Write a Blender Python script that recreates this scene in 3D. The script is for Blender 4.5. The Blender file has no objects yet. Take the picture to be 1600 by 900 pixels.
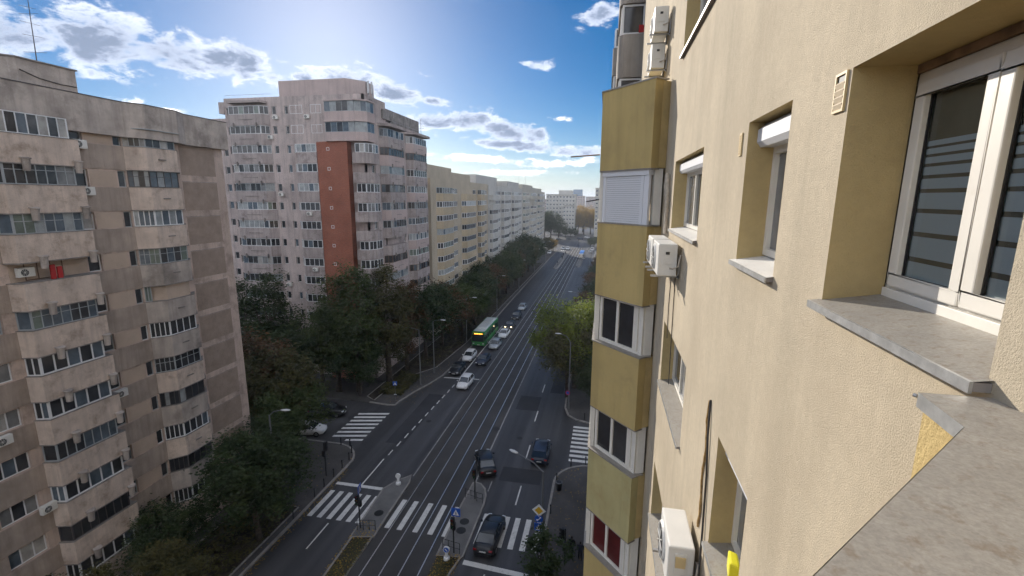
import bpy, bmesh, math, random
from mathutils import Vector, Matrix
SC = bpy.context.scene
COL = SC.collection
RND = random.Random(11)
rad = math.radians
EYE = 28.0            # camera height over the street, metres

# ------------------------------------------------------------------ camera, sky, sun, exposure
cam_d = bpy.data.cameras.new('camera'); cam = bpy.data.objects.new('camera', cam_d); COL.objects.link(cam)
cam_d.sensor_width = 36.0; cam_d.lens = 36.0 * 730.0 / 1600.0; cam_d.clip_start = 0.02; cam_d.clip_end = 6000.0
# rows: right, down, forward of the camera written in world axes (X across the street, Y along it, Z up)
_r = Vector((0.98060331, 0.19588839, 0.0067001)); _d = Vector((0.0437308, -0.18533548, -0.98170178)); _f = Vector((-0.19106221, 0.96295301, -0.19030694))
_m = Matrix(((_r.x, -_d.x, -_f.x, 0), (_r.y, -_d.y, -_f.y, 0), (_r.z, -_d.z, -_f.z, EYE), (0, 0, 0, 1)))
cam.matrix_world = _m
SC.camera = cam
SUN = Vector((-0.4934, 0.8022, 0.3362)).normalized()
sun_el = math.asin(SUN.z); sun_az = math.atan2(SUN.x, SUN.y)
sd = bpy.data.lights.new('sun', 'SUN'); sd.energy = 2.15; sd.angle = rad(0.53); sd.color = (1.0, 0.925, 0.82)
so = bpy.data.objects.new('sun', sd); COL.objects.link(so); so.rotation_euler = SUN.to_track_quat('Z', 'Y').to_euler(); so.location = (-60, 120, 90)
vs = SC.view_settings; vs.view_transform = 'Standard'; vs.look = 'None'; vs.gamma = 1.0; vs.exposure = 1.45; vs.use_curve_mapping = False
SC.cycles.use_denoising = True; SC.cycles.use_adaptive_sampling = True; SC.cycles.adaptive_threshold = 0.03; SC.cycles.adaptive_min_samples = 16
SC.cycles.max_bounces = 5; SC.cycles.diffuse_bounces = 3; SC.cycles.glossy_bounces = 3; SC.cycles.transmission_bounces = 4; SC.cycles.transparent_max_bounces = 6
SC.cycles.caustics_reflective = False; SC.cycles.caustics_refractive = False; SC.cycles.sample_clamp_indirect = 6.0

def make_world():
    w = bpy.data.worlds.new('World'); SC.world = w; w.use_nodes = True
    nt = w.node_tree; N = nt.nodes; L = nt.links; N.clear()
    def nd(t, **k):
        n = N.new(t)
        for a, b in k.items(): setattr(n, a, b)
        return n
    def ma(op, a, b=None, clamp=False):
        n = nd('ShaderNodeMath', operation=op); n.use_clamp = clamp
        for i, v in enumerate((a, b)):
            if v is None: continue
            if isinstance(v, (int, float)): n.inputs[i].default_value = v
            else: L.new(v, n.inputs[i])
        return n.outputs[0]
    def sstep(v, lo, hi):
        n = nd('ShaderNodeMapRange', interpolation_type='SMOOTHSTEP'); L.new(v, n.inputs[0]); n.inputs[1].default_value = lo; n.inputs[2].default_value = hi
        return n.outputs[0]
    tc = nd('ShaderNodeTexCoord')
    sky = nd('ShaderNodeTexSky', sky_type='NISHITA'); sky.sun_disc = False
    sky.sun_elevation = sun_el; sky.sun_rotation = sun_az
    sky.altitude = 100; sky.air_density = 0.8; sky.dust_density = 0.36; sky.ozone_density = 3.6
    nrm = nd('ShaderNodeVectorMath', operation='NORMALIZE'); L.new(tc.outputs['Generated'], nrm.inputs[0])
    sp = nd('ShaderNodeSeparateXYZ'); L.new(nrm.outputs[0], sp.inputs[0])
    x, y, z = sp.outputs
    az = ma('MULTIPLY', ma('ARCTAN2', x, y), 57.29578); el = ma('MULTIPLY', ma('ARCSINE', z), 57.29578)
    # two noises on the sky sphere, flattened vertically as cumulus seen from below
    mp = nd('ShaderNodeMapping'); L.new(nrm.outputs[0], mp.inputs[0]); mp.inputs['Scale'].default_value = (1, 1, 2.1)
    n1 = nd('ShaderNodeTexNoise'); L.new(mp.outputs[0], n1.inputs['Vector']); n1.inputs['Scale'].default_value = 15.0; n1.inputs['Detail'].default_value = 9.0; n1.inputs['Roughness'].default_value = 0.62; n1.inputs['Distortion'].default_value = 0.5
    n2 = nd('ShaderNodeTexNoise'); L.new(mp.outputs[0], n2.inputs['Vector']); n2.inputs['Scale'].default_value = 42.0; n2.inputs['Detail'].default_value = 8.0; n2.inputs['Roughness'].default_value = 0.65
    n3 = nd('ShaderNodeTexNoise'); L.new(mp.outputs[0], n3.inputs['Vector']); n3.inputs['Scale'].default_value = 2.3; n3.inputs['Detail'].default_value = 3.0
    # cumulus banks: azimuth, elevation (degrees), half sizes, tilt, weight
    banks = CLOUDS
    tot = None; big = None
    for (a, e, sa, se, tilt, wgt) in banks:
        sa *= 1.28; se *= 1.32
        da = ma('SUBTRACT', az, a)
        de = ma('SUBTRACT', ma('SUBTRACT', el, e), ma('MULTIPLY', da, tilt))
        q = ma('ADD', ma('POWER', ma('ABSOLUTE', ma('DIVIDE', da, sa)), 2.0), ma('POWER', ma('ABSOLUTE', ma('DIVIDE', de, se)), 2.0))
        g = ma('MULTIPLY', ma('EXPONENT', ma('MULTIPLY', q, -1.0)), wgt)
        tot = g if tot is None else ma('MAXIMUM', tot, g)
        if se > 0.75: big = g if big is None else ma('MAXIMUM', big, g)
    # broken cumulus added outside the view, with denser cover to raise ambient light
    off = sstep(ma('ABSOLUTE', ma('ADD', az, 12.0)), 50.0, 75.0)
    hi = sstep(el, 40.0, 55.0)
    rest = ma('MULTIPLY', ma('MAXIMUM', off, hi), sstep(n3.outputs[0], 0.36, 0.52))
    rest = ma('MULTIPLY', rest, ma('MULTIPLY', sstep(el, 1.0, 6.0), 0.85))
    tot = ma('MAXIMUM', tot, rest); big = ma('MAXIMUM', big, rest)
    nz = ma('ADD', ma('MULTIPLY', ma('SUBTRACT', n1.outputs[0], 0.5), 2.1), ma('MULTIPLY', ma('SUBTRACT', n2.outputs[0], 0.5), 1.1))
    dens = ma('ADD', tot, nz)
    mask = ma('MULTIPLY', sstep(dens, 0.34, 0.90), sstep(tot, 0.05, 0.40))
    core = sstep(ma('ADD', big, ma('ADD', ma('MULTIPLY', ma('SUBTRACT', n1.outputs[0], 0.5), 1.7), ma('MULTIPLY', ma('SUBTRACT', n2.outputs[0], 0.5), 0.9))), 0.42, 1.12)
    # clouds on the far side from the sun are lit from the front and show little grey
    dt = nd('ShaderNodeVectorMath', operation='DOT_PRODUCT'); L.new(nrm.outputs[0], dt.inputs[0]); dt.inputs[1].default_value = SUN
    core = ma('MULTIPLY', core, ma('ADD', 0.3, ma('MULTIPLY', sstep(dt.outputs['Value'], -0.1, 0.7), 0.7)))
    # brightness runs evenly from sunlit rim to grey heart; thin fringes stay dimmer than thick rims
    lum = ma('MULTIPLY', ma('EXPONENT', ma('MULTIPLY', ma('SUBTRACT', 1.0, core), math.log(CLOUD_LIT/CLOUD_SHADE))), CLOUD_SHADE)
    lum = ma('MULTIPLY', lum, ma('ADD', 0.42, ma('MULTIPLY', sstep(dens, 0.4, 1.0), 0.58)))
    ct = nd('ShaderNodeMixRGB'); L.new(core, ct.inputs[0]); ct.inputs[1].default_value = (1, 0.995, 1.0, 1); ct.inputs[2].default_value = (0.80, 1.0, 1.42, 1)
    cr = nd('ShaderNodeVectorMath', operation='SCALE'); L.new(ct.outputs[0], cr.inputs[0]); L.new(lum, cr.inputs['Scale'])
    mx = nd('ShaderNodeMixRGB'); L.new(mask, mx.inputs[0]); hs = nd('ShaderNodeHueSaturation'); hs.inputs['Saturation'].default_value = 1.5; hs.inputs['Value'].default_value = 0.60; L.new(sky.outputs[0], hs.inputs['Color']); hz = nd('ShaderNodeMixRGB'); L.new(ma('MULTIPLY', ma('EXPONENT', ma('MULTIPLY', ma('MAXIMUM', el, 0.0), -0.38)), 0.75), hz.inputs[0]); L.new(hs.outputs[0], hz.inputs[1]); hz.inputs[2].default_value = (4.4, 5.6, 7.0, 1); L.new(hz.outputs[0], mx.inputs[1]); L.new(cr.outputs[0], mx.inputs[2])
    bg = nd('ShaderNodeBackground'); L.new(mx.outputs[0], bg.inputs[0]); bg.inputs[1].default_value = SKY_STRENGTH
    out = nd('ShaderNodeOutputWorld'); L.new(bg.outputs[0], out.inputs[0])
SKY_STRENGTH = 0.05
CLOUD_LIT = 22.0; CLOUD_SHADE = 2.9
CLOUDS = [(-57, 12.5, 4.5, 1.8, 0.05, 1.0), (-50.5, 13.0, 4.2, 2.0, 0.0, 1.05), (-45.5, 12.8, 3.6, 1.6, -0.1, 1.0), (-41.6, 12.7, 2.4, 1.3, 0, 0.95), (-39.6, 13.1, 1.9, 1.7, 0, 1.05), (-37, 11.9, 1.5, 0.8, -0.3, 0.8),
          (-66, 11, 6, 2.0, 0.1, 0.95), (-34.0, 12.2, 1.8, 1.0, -0.2, 0.85), (-29.5, 12.3, 3.6, 1.2, 0, 0.98), (-24.5, 11.2, 3.2, 1.1, -0.15, 1.0), (-20.5, 10.6, 1.8, 0.6, -0.1, 0.85),
          (-20.5, 8.6, 3.0, 1.0, 0, 0.95), (-16.5, 8.7, 3.0, 1.0, 0, 1.0), (-12.0, 7.6, 3.2, 1.1, -0.1, 1.0), (-8.7, 7.3, 1.7, 1.2, 0, 0.95), (-10.5, 6.0, 6.5, 0.6, -0.08, 0.95), (-3.0, 5.3, 4.0, 0.6, 0, 0.85),
          (-15.0, 4.4, 6.5, 0.5, -0.05, 0.9), (-6.0, 3.9, 4.0, 0.45, 0, 0.85), (-2.0, 4.3, 2.5, 0.5, 0.1, 0.8), (-20, 2.7, 4.0, 0.6, 0, 0.85), (-10.5, 2.9, 7.0, 0.35, 0, 0.7),
          (-1.6, 19.2, 2.0, 1.0, 0.15, 0.95), (-8.5, 14.5, 2.21, 0.57, 0, 0.62), (-21.2, 13.2, 1.3, 0.61, -0.4, 0.62), (-5.8, 9.0, 1.56, 0.43, 0, 0.62), (-51, 10.4, 1.43, 0.68, 0, 0.62), (-50, 8.2, 2.6, 0.45, 0.05, 0.8), (-46.6, 7.9, 1.8, 0.35, 0, 0.75)]
make_world()

# ------------------------------------------------------------------ helpers
class MB:
    """collects boxes, prisms and tubes into ONE mesh"""
    def __init__(s): s.v = []; s.f = []; s.m = []
    def quad(s, a, b, c, d, mi=0):
        n = len(s.v); s.v += [tuple(a), tuple(b), tuple(c), tuple(d)]; s.f.append((n, n+1, n+2, n+3)); s.m.append(mi); return s
    def poly(s, pts, mi=0):
        n = len(s.v); s.v += [tuple(p) for p in pts]; s.f.append(tuple(range(n, n+len(pts)))); s.m.append(mi); return s
    def box(s, x0, x1, y0, y1, z0, z1, mi=0):
        n = len(s.v)
        s.v += [(x0,y0,z0),(x1,y0,z0),(x1,y1,z0),(x0,y1,z0),(x0,y0,z1),(x1,y0,z1),(x1,y1,z1),(x0,y1,z1)]
        s.f += [(n,n+3,n+2,n+1),(n+4,n+5,n+6,n+7),(n,n+1,n+5,n+4),(n+1,n+2,n+6,n+5),(n+2,n+3,n+7,n+6),(n+3,n,n+4,n+7)]; s.m += [mi]*6; return s
    def obox(s, c, ax, ay, az, mi=0):
        c = Vector(c); ax = Vector(ax); ay = Vector(ay); az = Vector(az); n = len(s.v)
        for k in (-1, 1):
            for (i, j) in ((-1,-1),(1,-1),(1,1),(-1,1)): s.v.append(tuple(c + ax*i + ay*j + az*k))
        s.f += [(n,n+3,n+2,n+1),(n+4,n+5,n+6,n+7),(n,n+1,n+5,n+4),(n+1,n+2,n+6,n+5),(n+2,n+3,n+7,n+6),(n+3,n,n+4,n+7)]; s.m += [mi]*6; return s
    def prism(s, poly, z0, z1, mi=0, mtop=None):
        a = sum(poly[i][0]*poly[(i+1)%len(poly)][1]-poly[(i+1)%len(poly)][0]*poly[i][1] for i in range(len(poly)))
        if a < 0: poly = poly[::-1]
        k = len(poly); n = len(s.v)
        s.v += [(p[0],p[1],z0) for p in poly] + [(p[0],p[1],z1) for p in poly]
        s.f.append(tuple(range(n+k-1, n-1, -1))); s.m.append(mi); s.f.append(tuple(range(n+k, n+2*k))); s.m.append(mi if mtop is None else mtop)
        for i in range(k):
            j = (i+1)%k; s.f.append((n+i, n+j, n+k+j, n+k+i)); s.m.append(mi)
        return s
    def tube(s, pts, r, n=8, mi=0, cap=True):
        pts = [Vector(p) for p in pts]; rs = r if isinstance(r, (list, tuple)) else [r]*len(pts)
        b = len(s.v); ref = None
        for i, p in enumerate(pts):
            t = (pts[min(i+1, len(pts)-1)] - pts[max(i-1, 0)]).normalized()
            if ref is None: ref = Vector((0,0,1)) if abs(t.z) < 0.9 else Vector((1,0,0))
            u = t.cross(ref).normalized(); w = t.cross(u).normalized(); ref = u.cross(t)*1.0
            ref = -w if ref.length < 1e-6 else ref
            for k in range(n):
                a = 2*math.pi*k/n; s.v.append(tuple(p + u*math.cos(a)*rs[i] + w*math.sin(a)*rs[i]))
        for i in range(len(pts)-1):
            for k in range(n):
                j = (k+1)%n; s.f.append((b+i*n+k, b+(i+1)*n+k, b+(i+1)*n+j, b+i*n+j)); s.m.append(mi)
        if cap:
            s.f.append(tuple(b+k for k in range(n))); s.m.append(mi)
            e = b+(len(pts)-1)*n; s.f.append(tuple(e+k for k in range(n-1, -1, -1))); s.m.append(mi)
        return s
    def disc(s, c, nrm, r, n=16, mi=0, th=0.01):
        nrm = Vector(nrm).normalized(); c = Vector(c); return s.tube([c - nrm*th/2, c + nrm*th/2], r, n, mi)
    def mesh(s, name, mats, smooth=False, bevel=0.0):
        me = bpy.data.meshes.new(name); me.from_pydata(s.v, [], s.f); 
        mats = mats if isinstance(mats, (list, tuple)) else [mats]
        for m in mats: me.materials.append(m)
        if len(mats) > 1: me.polygons.foreach_set('material_index', s.m)
        if bevel > 0 or smooth:
            bm = bmesh.new(); bm.from_mesh(me)
            if bevel > 0:
                bmesh.ops.remove_doubles(bm, verts=bm.verts, dist=1e-5)
                es = [e for e in bm.edges if len(e.link_faces) == 2 and e.calc_face_angle(0) > 0.5]
                bmesh.ops.bevel(bm, geom=es, offset=bevel, segments=2, affect='EDGES', profile=0.6)
            if smooth:
                for f in bm.faces: f.smooth = True
            bm.to_mesh(me); bm.free()
        me.update(); return me
    def build(s, name, mats, parent=None, smooth=False, bevel=0.0):
        return link(name, s.mesh(name, mats, smooth, bevel), parent)

def link(name, me, parent=None):
    o = bpy.data.objects.new(name, me); COL.objects.link(o)
    if parent is not None: attach(o, parent)
    return o
BASE = {}
def attach(o, parent):
    o.parent = parent
    b = BASE.get(parent.name)
    if b is not None: o.matrix_parent_inverse = b
def tag(o, label=None, cat=None, group=None, kind=None):
    if label: o['label'] = label
    if cat: o['category'] = cat
    if group: o['group'] = group
    if kind: o['kind'] = kind
    return o
def thing(name, label, cat, loc=(0,0,0), rz=0.0, group=None, world=False):
    """an Empty at the thing's base; world=True: its parts are written in world coordinates"""
    o = bpy.data.objects.new(name, None); COL.objects.link(o); o.location = loc; o.rotation_euler = (0,0,rz); o.empty_display_size = 0.3
    if world: BASE[o.name] = Matrix.Translation(-Vector(loc))
    return tag(o, label, cat, group)
def struct(o): o['kind'] = 'structure'; return o
def dup(root, loc, rz, label, group=None, scale=None):
    r = root.copy(); COL.objects.link(r); r.location = loc; r.rotation_euler = (0,0,rz)
    if scale is not None: r.scale = scale
    r['label'] = label
    if group: r['group'] = group
    for ch in root.children:
        c = ch.copy(); COL.objects.link(c); c.parent = r
        for g in ch.children:
            d = g.copy(); COL.objects.link(d); d.parent = c
    return r
_ub = {}
def ubox(name, parent, x0, x1, y0, y1, z0, z1, mat):
    """a box piece that shares one unit mesh with all boxes of its material"""
    if mat.name not in _ub: _ub[mat.name] = MB().box(-.5,.5,-.5,.5,-.5,.5).mesh('piece', mat)
    o = link(name, _ub[mat.name], parent); o.location = ((x0+x1)/2,(y0+y1)/2,(z0+z1)/2); o.scale = (x1-x0, y1-y0, z1-z0); return o

# ------------------------------------------------------------------ materials
def mat(name, col, rough=0.8, var=0.12, scale=0.6, streak=0.0, bump=0.0, bscale=40.0, col2=None, metal=0.0, spec=0.3, dirt=None, dirt_lo=0.55, dirt_hi=0.75, dscale=0.5, fine=0.0, objvar=0.0, coat=0.0, fscale=18.0, wear=0.0):
    m = bpy.data.materials.new(name); m.use_nodes = True; nt = m.node_tree; N = nt.nodes; L = nt.links
    b = N['Principled BSDF']; b.inputs['Roughness'].default_value = rough; b.inputs['Metallic'].default_value = metal; b.inputs['Specular IOR Level'].default_value = spec
    if coat: b.inputs['Coat Weight'].default_value = coat; b.inputs['Coat Roughness'].default_value = 0.04
    ge = N.new('ShaderNodeNewGeometry')
    def noise(sc, det=5, rg=0.6, vec=None, xyz=None):
        n = N.new('ShaderNodeTexNoise'); n.inputs['Scale'].default_value = sc; n.inputs['Detail'].default_value = det; n.inputs['Roughness'].default_value = rg
        if xyz:
            mp = N.new('ShaderNodeMapping'); mp.inputs['Scale'].default_value = xyz; L.new(ge.outputs['Position'], mp.inputs[0]); L.new(mp.outputs[0], n.inputs['Vector'])
        else: L.new(ge.outputs['Position'], n.inputs['Vector'])
        return n.outputs[0]
    def mr(v, a, b_, c, d):
        n = N.new('ShaderNodeMapRange'); L.new(v, n.inputs[0])
        for i, q in enumerate((a, b_, c, d)): n.inputs[i+1].default_value = q
        return n.outputs[0]
    def mix(fac, a, b_, mode='MIX'):
        n = N.new('ShaderNodeMixRGB'); n.blend_type = mode
        if isinstance(fac, float): n.inputs[0].default_value = fac
        else: L.new(fac, n.inputs[0])
        for i, q in ((1, a), (2, b_)):
            if isinstance(q, tuple): n.inputs[i].default_value = (*q, 1)
            else: L.new(q, n.inputs[i])
        return n.outputs[0]
    c = tuple(col); c2 = tuple(col2) if col2 else tuple(x*(1-2.2*var) for x in col)
    lo = tuple(min(1, x*(1+var)) for x in col)
    out = mix(mr(noise(scale), 0.3, 0.7, 0, 1), lo, c2)
    if fine: out = mix(mr(noise(fscale, 4, 0.7), 0.35, 0.65, 0, fine), out, tuple(x*0.55 for x in col))
    if streak: out = mix(mr(noise(1.0, 6, 0.65, xyz=(2.6, 2.6, 0.16)), 0.46, 0.70, 0, streak), out, tuple(x*0.36 for x in col)); out = mix(mr(noise(1.0, 5, 0.6, xyz=(7.0, 7.0, 0.5)), 0.56, 0.74, 0, streak*0.6), out, tuple(x*0.40 for x in col))
    if dirt: out = mix(mr(noise(dscale, 7, 0.7), dirt_lo, dirt_hi, 0, 0.85), out, tuple(dirt))
    if wear:
        out = mix(mr(noise(1.0, 3, 0.5, xyz=(0.75, 0.012, 1.0)), 0.42, 0.66, 0, wear), out, tuple(x*1.75 for x in col))
        out = mix(mr(noise(1.0, 6, 0.7, xyz=(1.1, 0.10, 1.0)), 0.60, 0.72, 0, wear), out, tuple(x*0.55 for x in col))
    if objvar:
        oi = N.new('ShaderNodeObjectInfo'); out = mix(mr(oi.outputs['Random'], 0, 1, 0, objvar), out, tuple(x*0.45 for x in col))
    L.new(out, b.inputs['Base Color'])
    if bump:
        bp = N.new('ShaderNodeBump'); bp.inputs['Strength'].default_value = 1.0; bp.inputs['Distance'].default_value = bump
        L.new(noise(bscale, 5, 0.65), bp.inputs['Height']); L.new(bp.outputs[0], b.inputs['Normal'])
    return m
def plain(name, col, rough=0.5, metal=0.0, spec=0.4, coat=0.0, emit=None, es=0.0):
    m = bpy.data.materials.new(name); m.use_nodes = True; b = m.node_tree.nodes['Principled BSDF']
    b.inputs['Base Color'].default_value = (*col, 1); b.inputs['Roughness'].default_value = rough; b.inputs['Metallic'].default_value = metal; b.inputs['Specular IOR Level'].default_value = spec
    if coat: b.inputs['Coat Weight'].default_value = coat; b.inputs['Coat Roughness'].default_value = 0.03
    if emit: b.inputs['Emission Color'].default_value = (*emit, 1); b.inputs['Emission Strength'].default_value = es
    return m
def leafmat(name, cols, trans=0.25):
    m = bpy.data.materials.new(name); m.use_nodes = True; nt = m.node_tree; N = nt.nodes; L = nt.links; b = N['Principled BSDF']
    b.inputs['Roughness'].default_value = 0.6; b.inputs['Specular IOR Level'].default_value = 0.25
    ge = N.new('ShaderNodeNewGeometry')
    n = N.new('ShaderNodeTexNoise'); n.inputs['Scale'].default_value = 0.55; n.inputs['Detail'].default_value = 6; n.inputs['Roughness'].default_value = 0.75; L.new(ge.outputs['Position'], n.inputs['Vector'])
    r = N.new('ShaderNodeValToRGB'); L.new(n.outputs[0], r.inputs[0]); el = r.color_ramp.elements
    el[0].position = 0.30; el[0].color = (*cols[0], 1); el[1].position = 0.72; el[1].color = (*cols[-1], 1)
    for i, c in enumerate(cols[1:-1]): e = el.new(0.30+0.42*(i+1)/(len(cols)-1)); e.color = (*c, 1)
    L.new(r.outputs[0], b.inputs['Base Color'])
    t = N.new('ShaderNodeBsdfTranslucent'); L.new(r.outputs[0], t.inputs[0]); mx = N.new('ShaderNodeMixShader'); mx.inputs[0].default_value = trans
    L.new(b.outputs[0], mx.inputs[1]); L.new(t.outputs[0], mx.inputs[2]); L.new(mx.outputs[0], N['Material Output'].inputs[0])
    return m
M = {}
M['stucco'] = mat('cream_stucco', (0.59, 0.505, 0.375), 0.92, 0.06, 1.1, bump=0.0045, bscale=120, spec=0.12, fine=0.20, streak=0.20, dirt=(0.47, 0.395, 0.29), dirt_lo=0.50, dirt_hi=0.72, dscale=0.8)
M['stucco_far'] = mat('cream_plaster', (0.59, 0.505, 0.375), 0.92, 0.06, 0.6, bump=0.004, bscale=40, spec=0.12, dirt=(0.47, 0.40, 0.30), dscale=0.5)
M['reveal'] = mat('ochre_reveal', (0.52, 0.40, 0.20), 0.92, 0.06, 2.0, bump=0.004, bscale=110, spec=0.12, fine=0.15)
M['ochre'] = mat('ochre_render', (0.55, 0.42, 0.185), 0.9, 0.05, 0.9, bump=0.003, bscale=90, spec=0.12, streak=0.30, dirt=(0.42, 0.32, 0.15), dirt_lo=0.52, dirt_hi=0.72, dscale=1.3)
M['ochre_green'] = mat('olive_render', (0.50, 0.44, 0.22), 0.9, 0.05, 0.9, bump=0.003, bscale=90, spec=0.12, streak=0.30, dirt=(0.42, 0.32, 0.15), dirt_lo=0.52, dirt_hi=0.72, dscale=1.3)
M['ochre_bright'] = mat('bright_ochre_render', (0.60, 0.455, 0.215), 0.9, 0.08, 3.0, bump=0.007, bscale=70, spec=0.12, fine=0.15)
M['wall_grey_near'] = mat('grey_render', (0.36, 0.32, 0.28), 0.9, 0.10, 0.9, streak=0.5, bump=0.004, bscale=40)
M['zinc'] = mat('zinc_cap', (0.40, 0.37, 0.325), 0.55, 0.06, 7.0, metal=0.3, spec=0.4, fine=0.55, fscale=90.0, dirt=(0.25, 0.20, 0.15), dirt_lo=0.53, dirt_hi=0.68, dscale=26.0, bump=0.0012, bscale=22)
M['zinc_lip'] = mat('zinc_lip', (0.56, 0.56, 0.55), 0.42, 0.10, 9.0, metal=0.6, fine=0.3)
M['pvc'] = mat('white_pvc', (0.78, 0.745, 0.67), 0.35, 0.03, 4.0, spec=0.45, dirt=(0.62, 0.56, 0.47), dirt_lo=0.60, dirt_hi=0.8, dscale=6.0)
M['pvc_far'] = plain('white_window_paint', (0.74, 0.74, 0.74), 0.5)
M['pvc_side'] = mat('white_side_panel', (0.78, 0.75, 0.69), 0.5, 0.04, 3.0, fine=0.08)
M['shutter'] = plain('shutter_slat_white', (0.72, 0.73, 0.76), 0.45)
M['frame_grey'] = plain('grey_metal_frame', (0.36, 0.38, 0.39), 0.55)
M['frame_dark'] = plain('dark_metal_frame', (0.07, 0.06, 0.06), 0.5)
M['frame_wood'] = plain('brown_wood_frame', (0.16, 0.10, 0.07), 0.6)
M['ac'] = mat('ac_casing', (0.74, 0.72, 0.67), 0.45, 0.03, 3.0, dirt=(0.55, 0.48, 0.38), dirt_lo=0.6, dirt_hi=0.85, dscale=7.0)
M['ac_dark'] = plain('ac_grille_dark', (0.05, 0.05, 0.05), 0.6)
M['ac_yellow'] = plain('ac_aged_plastic', (0.60, 0.46, 0.24), 0.5)
M['steel'] = plain('galvanised_steel', (0.42, 0.42, 0.42), 0.45, 0.7)
M['rust'] = mat('rusty_steel', (0.30, 0.20, 0.13), 0.8, 0.2, 8.0, metal=0.2)
M['pipe'] = mat('pipe_wrap', (0.52, 0.45, 0.36), 0.8, 0.15, 12.0)
M['foam'] = mat('foam_sealant', (0.48, 0.30, 0.12), 0.95, 0.25, 20.0, bump=0.01, bscale=60)
M['cable'] = plain('black_cable', (0.06, 0.055, 0.05), 0.6)
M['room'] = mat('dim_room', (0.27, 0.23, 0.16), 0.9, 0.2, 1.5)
M['frost'] = plain('frosted_film', (0.80, 0.86, 0.85), 0.7)
M['yellowbag'] = plain('yellow_plastic', (0.80, 0.72, 0.03), 0.45)
M['redcloth'] = plain('red_cloth', (0.45, 0.03, 0.03), 0.9)
M['bluecloth'] = plain('blue_cloth', (0.03, 0.06, 0.28), 0.9)
# facades across the street
M['pink'] = mat('aged_pink_plaster', (0.66, 0.515, 0.435), 0.92, 0.10, 0.35, streak=0.3, bump=0.01, bscale=6, spec=0.1, dirt=(0.22, 0.165, 0.135), dirt_lo=0.48, dirt_hi=0.72, dscale=0.55, fine=0.2)
M['pink_par'] = mat('parapet_plaster', (0.72, 0.585, 0.49), 0.92, 0.10, 0.9, streak=0.35, bump=0.01, bscale=6, spec=0.1, dirt=(0.26, 0.185, 0.13), dirt_lo=0.50, dirt_hi=0.74, dscale=1.1, fine=0.25)
M['panel_tan'] = mat('tan_panel', (0.37, 0.285, 0.23), 0.95, 0.10, 1.6, bump=0.02, bscale=5, spec=0.1, fine=0.2)
M['band_tan'] = mat('tan_band', (0.55, 0.43, 0.34), 0.95, 0.07, 0.8, bump=0.01, bscale=7, spec=0.1)
M['rib'] = mat('ribbed_concrete', (0.45, 0.365, 0.305), 0.95, 0.14, 0.6, streak=0.4, bump=0.03, bscale=4, spec=0.1)
M['conc'] = mat('weathered_concrete', (0.54, 0.465, 0.41), 0.95, 0.16, 0.7, streak=0.40, bump=0.02, bscale=5, spec=0.1, dirt=(0.14, 0.12, 0.105), dirt_lo=0.49, dirt_hi=0.72, dscale=0.42, fine=0.2)
M['conc_dark'] = mat('dark_concrete', (0.30, 0.27, 0.25), 0.95, 0.2, 1.2, streak=0.5)
M['lilac'] = mat('grey_lilac_plaster', (0.57, 0.475, 0.44), 0.92, 0.08, 0.35, streak=0.5, spec=0.1, dirt=(0.27, 0.23, 0.22), dirt_lo=0.50, dirt_hi=0.72, dscale=0.3)
M['lilac_par'] = mat('grey_parapet_plaster', (0.50, 0.425, 0.40), 0.92, 0.10, 0.5, streak=0.65, spec=0.1, objvar=0.25, dirt=(0.22, 0.18, 0.165), dirt_lo=0.52, dirt_hi=0.68, dscale=0.7)
M['rose'] = mat('rose_plaster', (0.54, 0.43, 0.40), 0.92, 0.06, 0.4, streak=0.25, spec=0.1)
M['sand'] = mat('sand_plaster', (0.52, 0.44, 0.335), 0.92, 0.06, 0.3, streak=0.25, spec=0.1)
M['sand_par'] = mat('sand_parapet', (0.55, 0.445, 0.31), 0.92, 0.08, 0.3, streak=0.2, spec=0.1, objvar=0.25)
M['white_pl'] = mat('pale_plaster', (0.56, 0.535, 0.495), 0.92, 0.06, 0.3, streak=0.2, spec=0.1)
M['beige_pl'] = mat('beige_plaster', (0.54, 0.50, 0.43), 0.92, 0.08, 0.3, streak=0.3, spec=0.1, objvar=0.2)
M['roof'] = mat('roof_felt', (0.16, 0.15, 0.145), 0.95, 0.2, 0.4)
def brickmat():
    m = bpy.data.materials.new('red_brick'); m.use_nodes = True; nt = m.node_tree; N = nt.nodes; L = nt.links; b = N['Principled BSDF']; b.inputs['Roughness'].default_value = 0.9
    ge = N.new('ShaderNodeNewGeometry'); mp = N.new('ShaderNodeMapping'); mp.inputs['Rotation'].default_value = (rad(90), 0, 0); L.new(ge.outputs['Position'], mp.inputs[0])
    br = N.new('ShaderNodeTexBrick'); L.new(mp.outputs[0], br.inputs[0]); br.inputs['Scale'].default_value = 1.0; br.inputs['Brick Width'].default_value = 0.27; br.inputs['Row Height'].default_value = 0.08; br.inputs['Mortar Size'].default_value = 0.006
    br.inputs['Color1'].default_value = (0.40, 0.125, 0.07, 1); br.inputs['Color2'].default_value = (0.30, 0.09, 0.055, 1); br.inputs['Mortar'].default_value = (0.30, 0.20, 0.15, 1)
    n = N.new('ShaderNodeTexNoise'); n.inputs['Scale'].default_value = 0.5; n.inputs['Detail'].default_value = 6; L.new(ge.outputs['Position'], n.inputs['Vector'])
    mx = N.new('ShaderNodeMixRGB'); mx.blend_type = 'MULTIPLY'; mx.inputs[0].default_value = 0.6; L.new(br.outputs[0], mx.inputs[1]); L.new(n.outputs[0], mx.inputs[2])
    mx2 = N.new('ShaderNodeMixRGB'); mx2.blend_type = 'ADD'; mx2.inputs[0].default_value = 0.15; L.new(mx.outputs[0], mx2.inputs[1]); mx2.inputs[2].default_value = (0.35, 0.13, 0.08, 1)
    L.new(mx2.outputs[0], b.inputs['Base Color']); return m
M['brick'] = brickmat()
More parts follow.
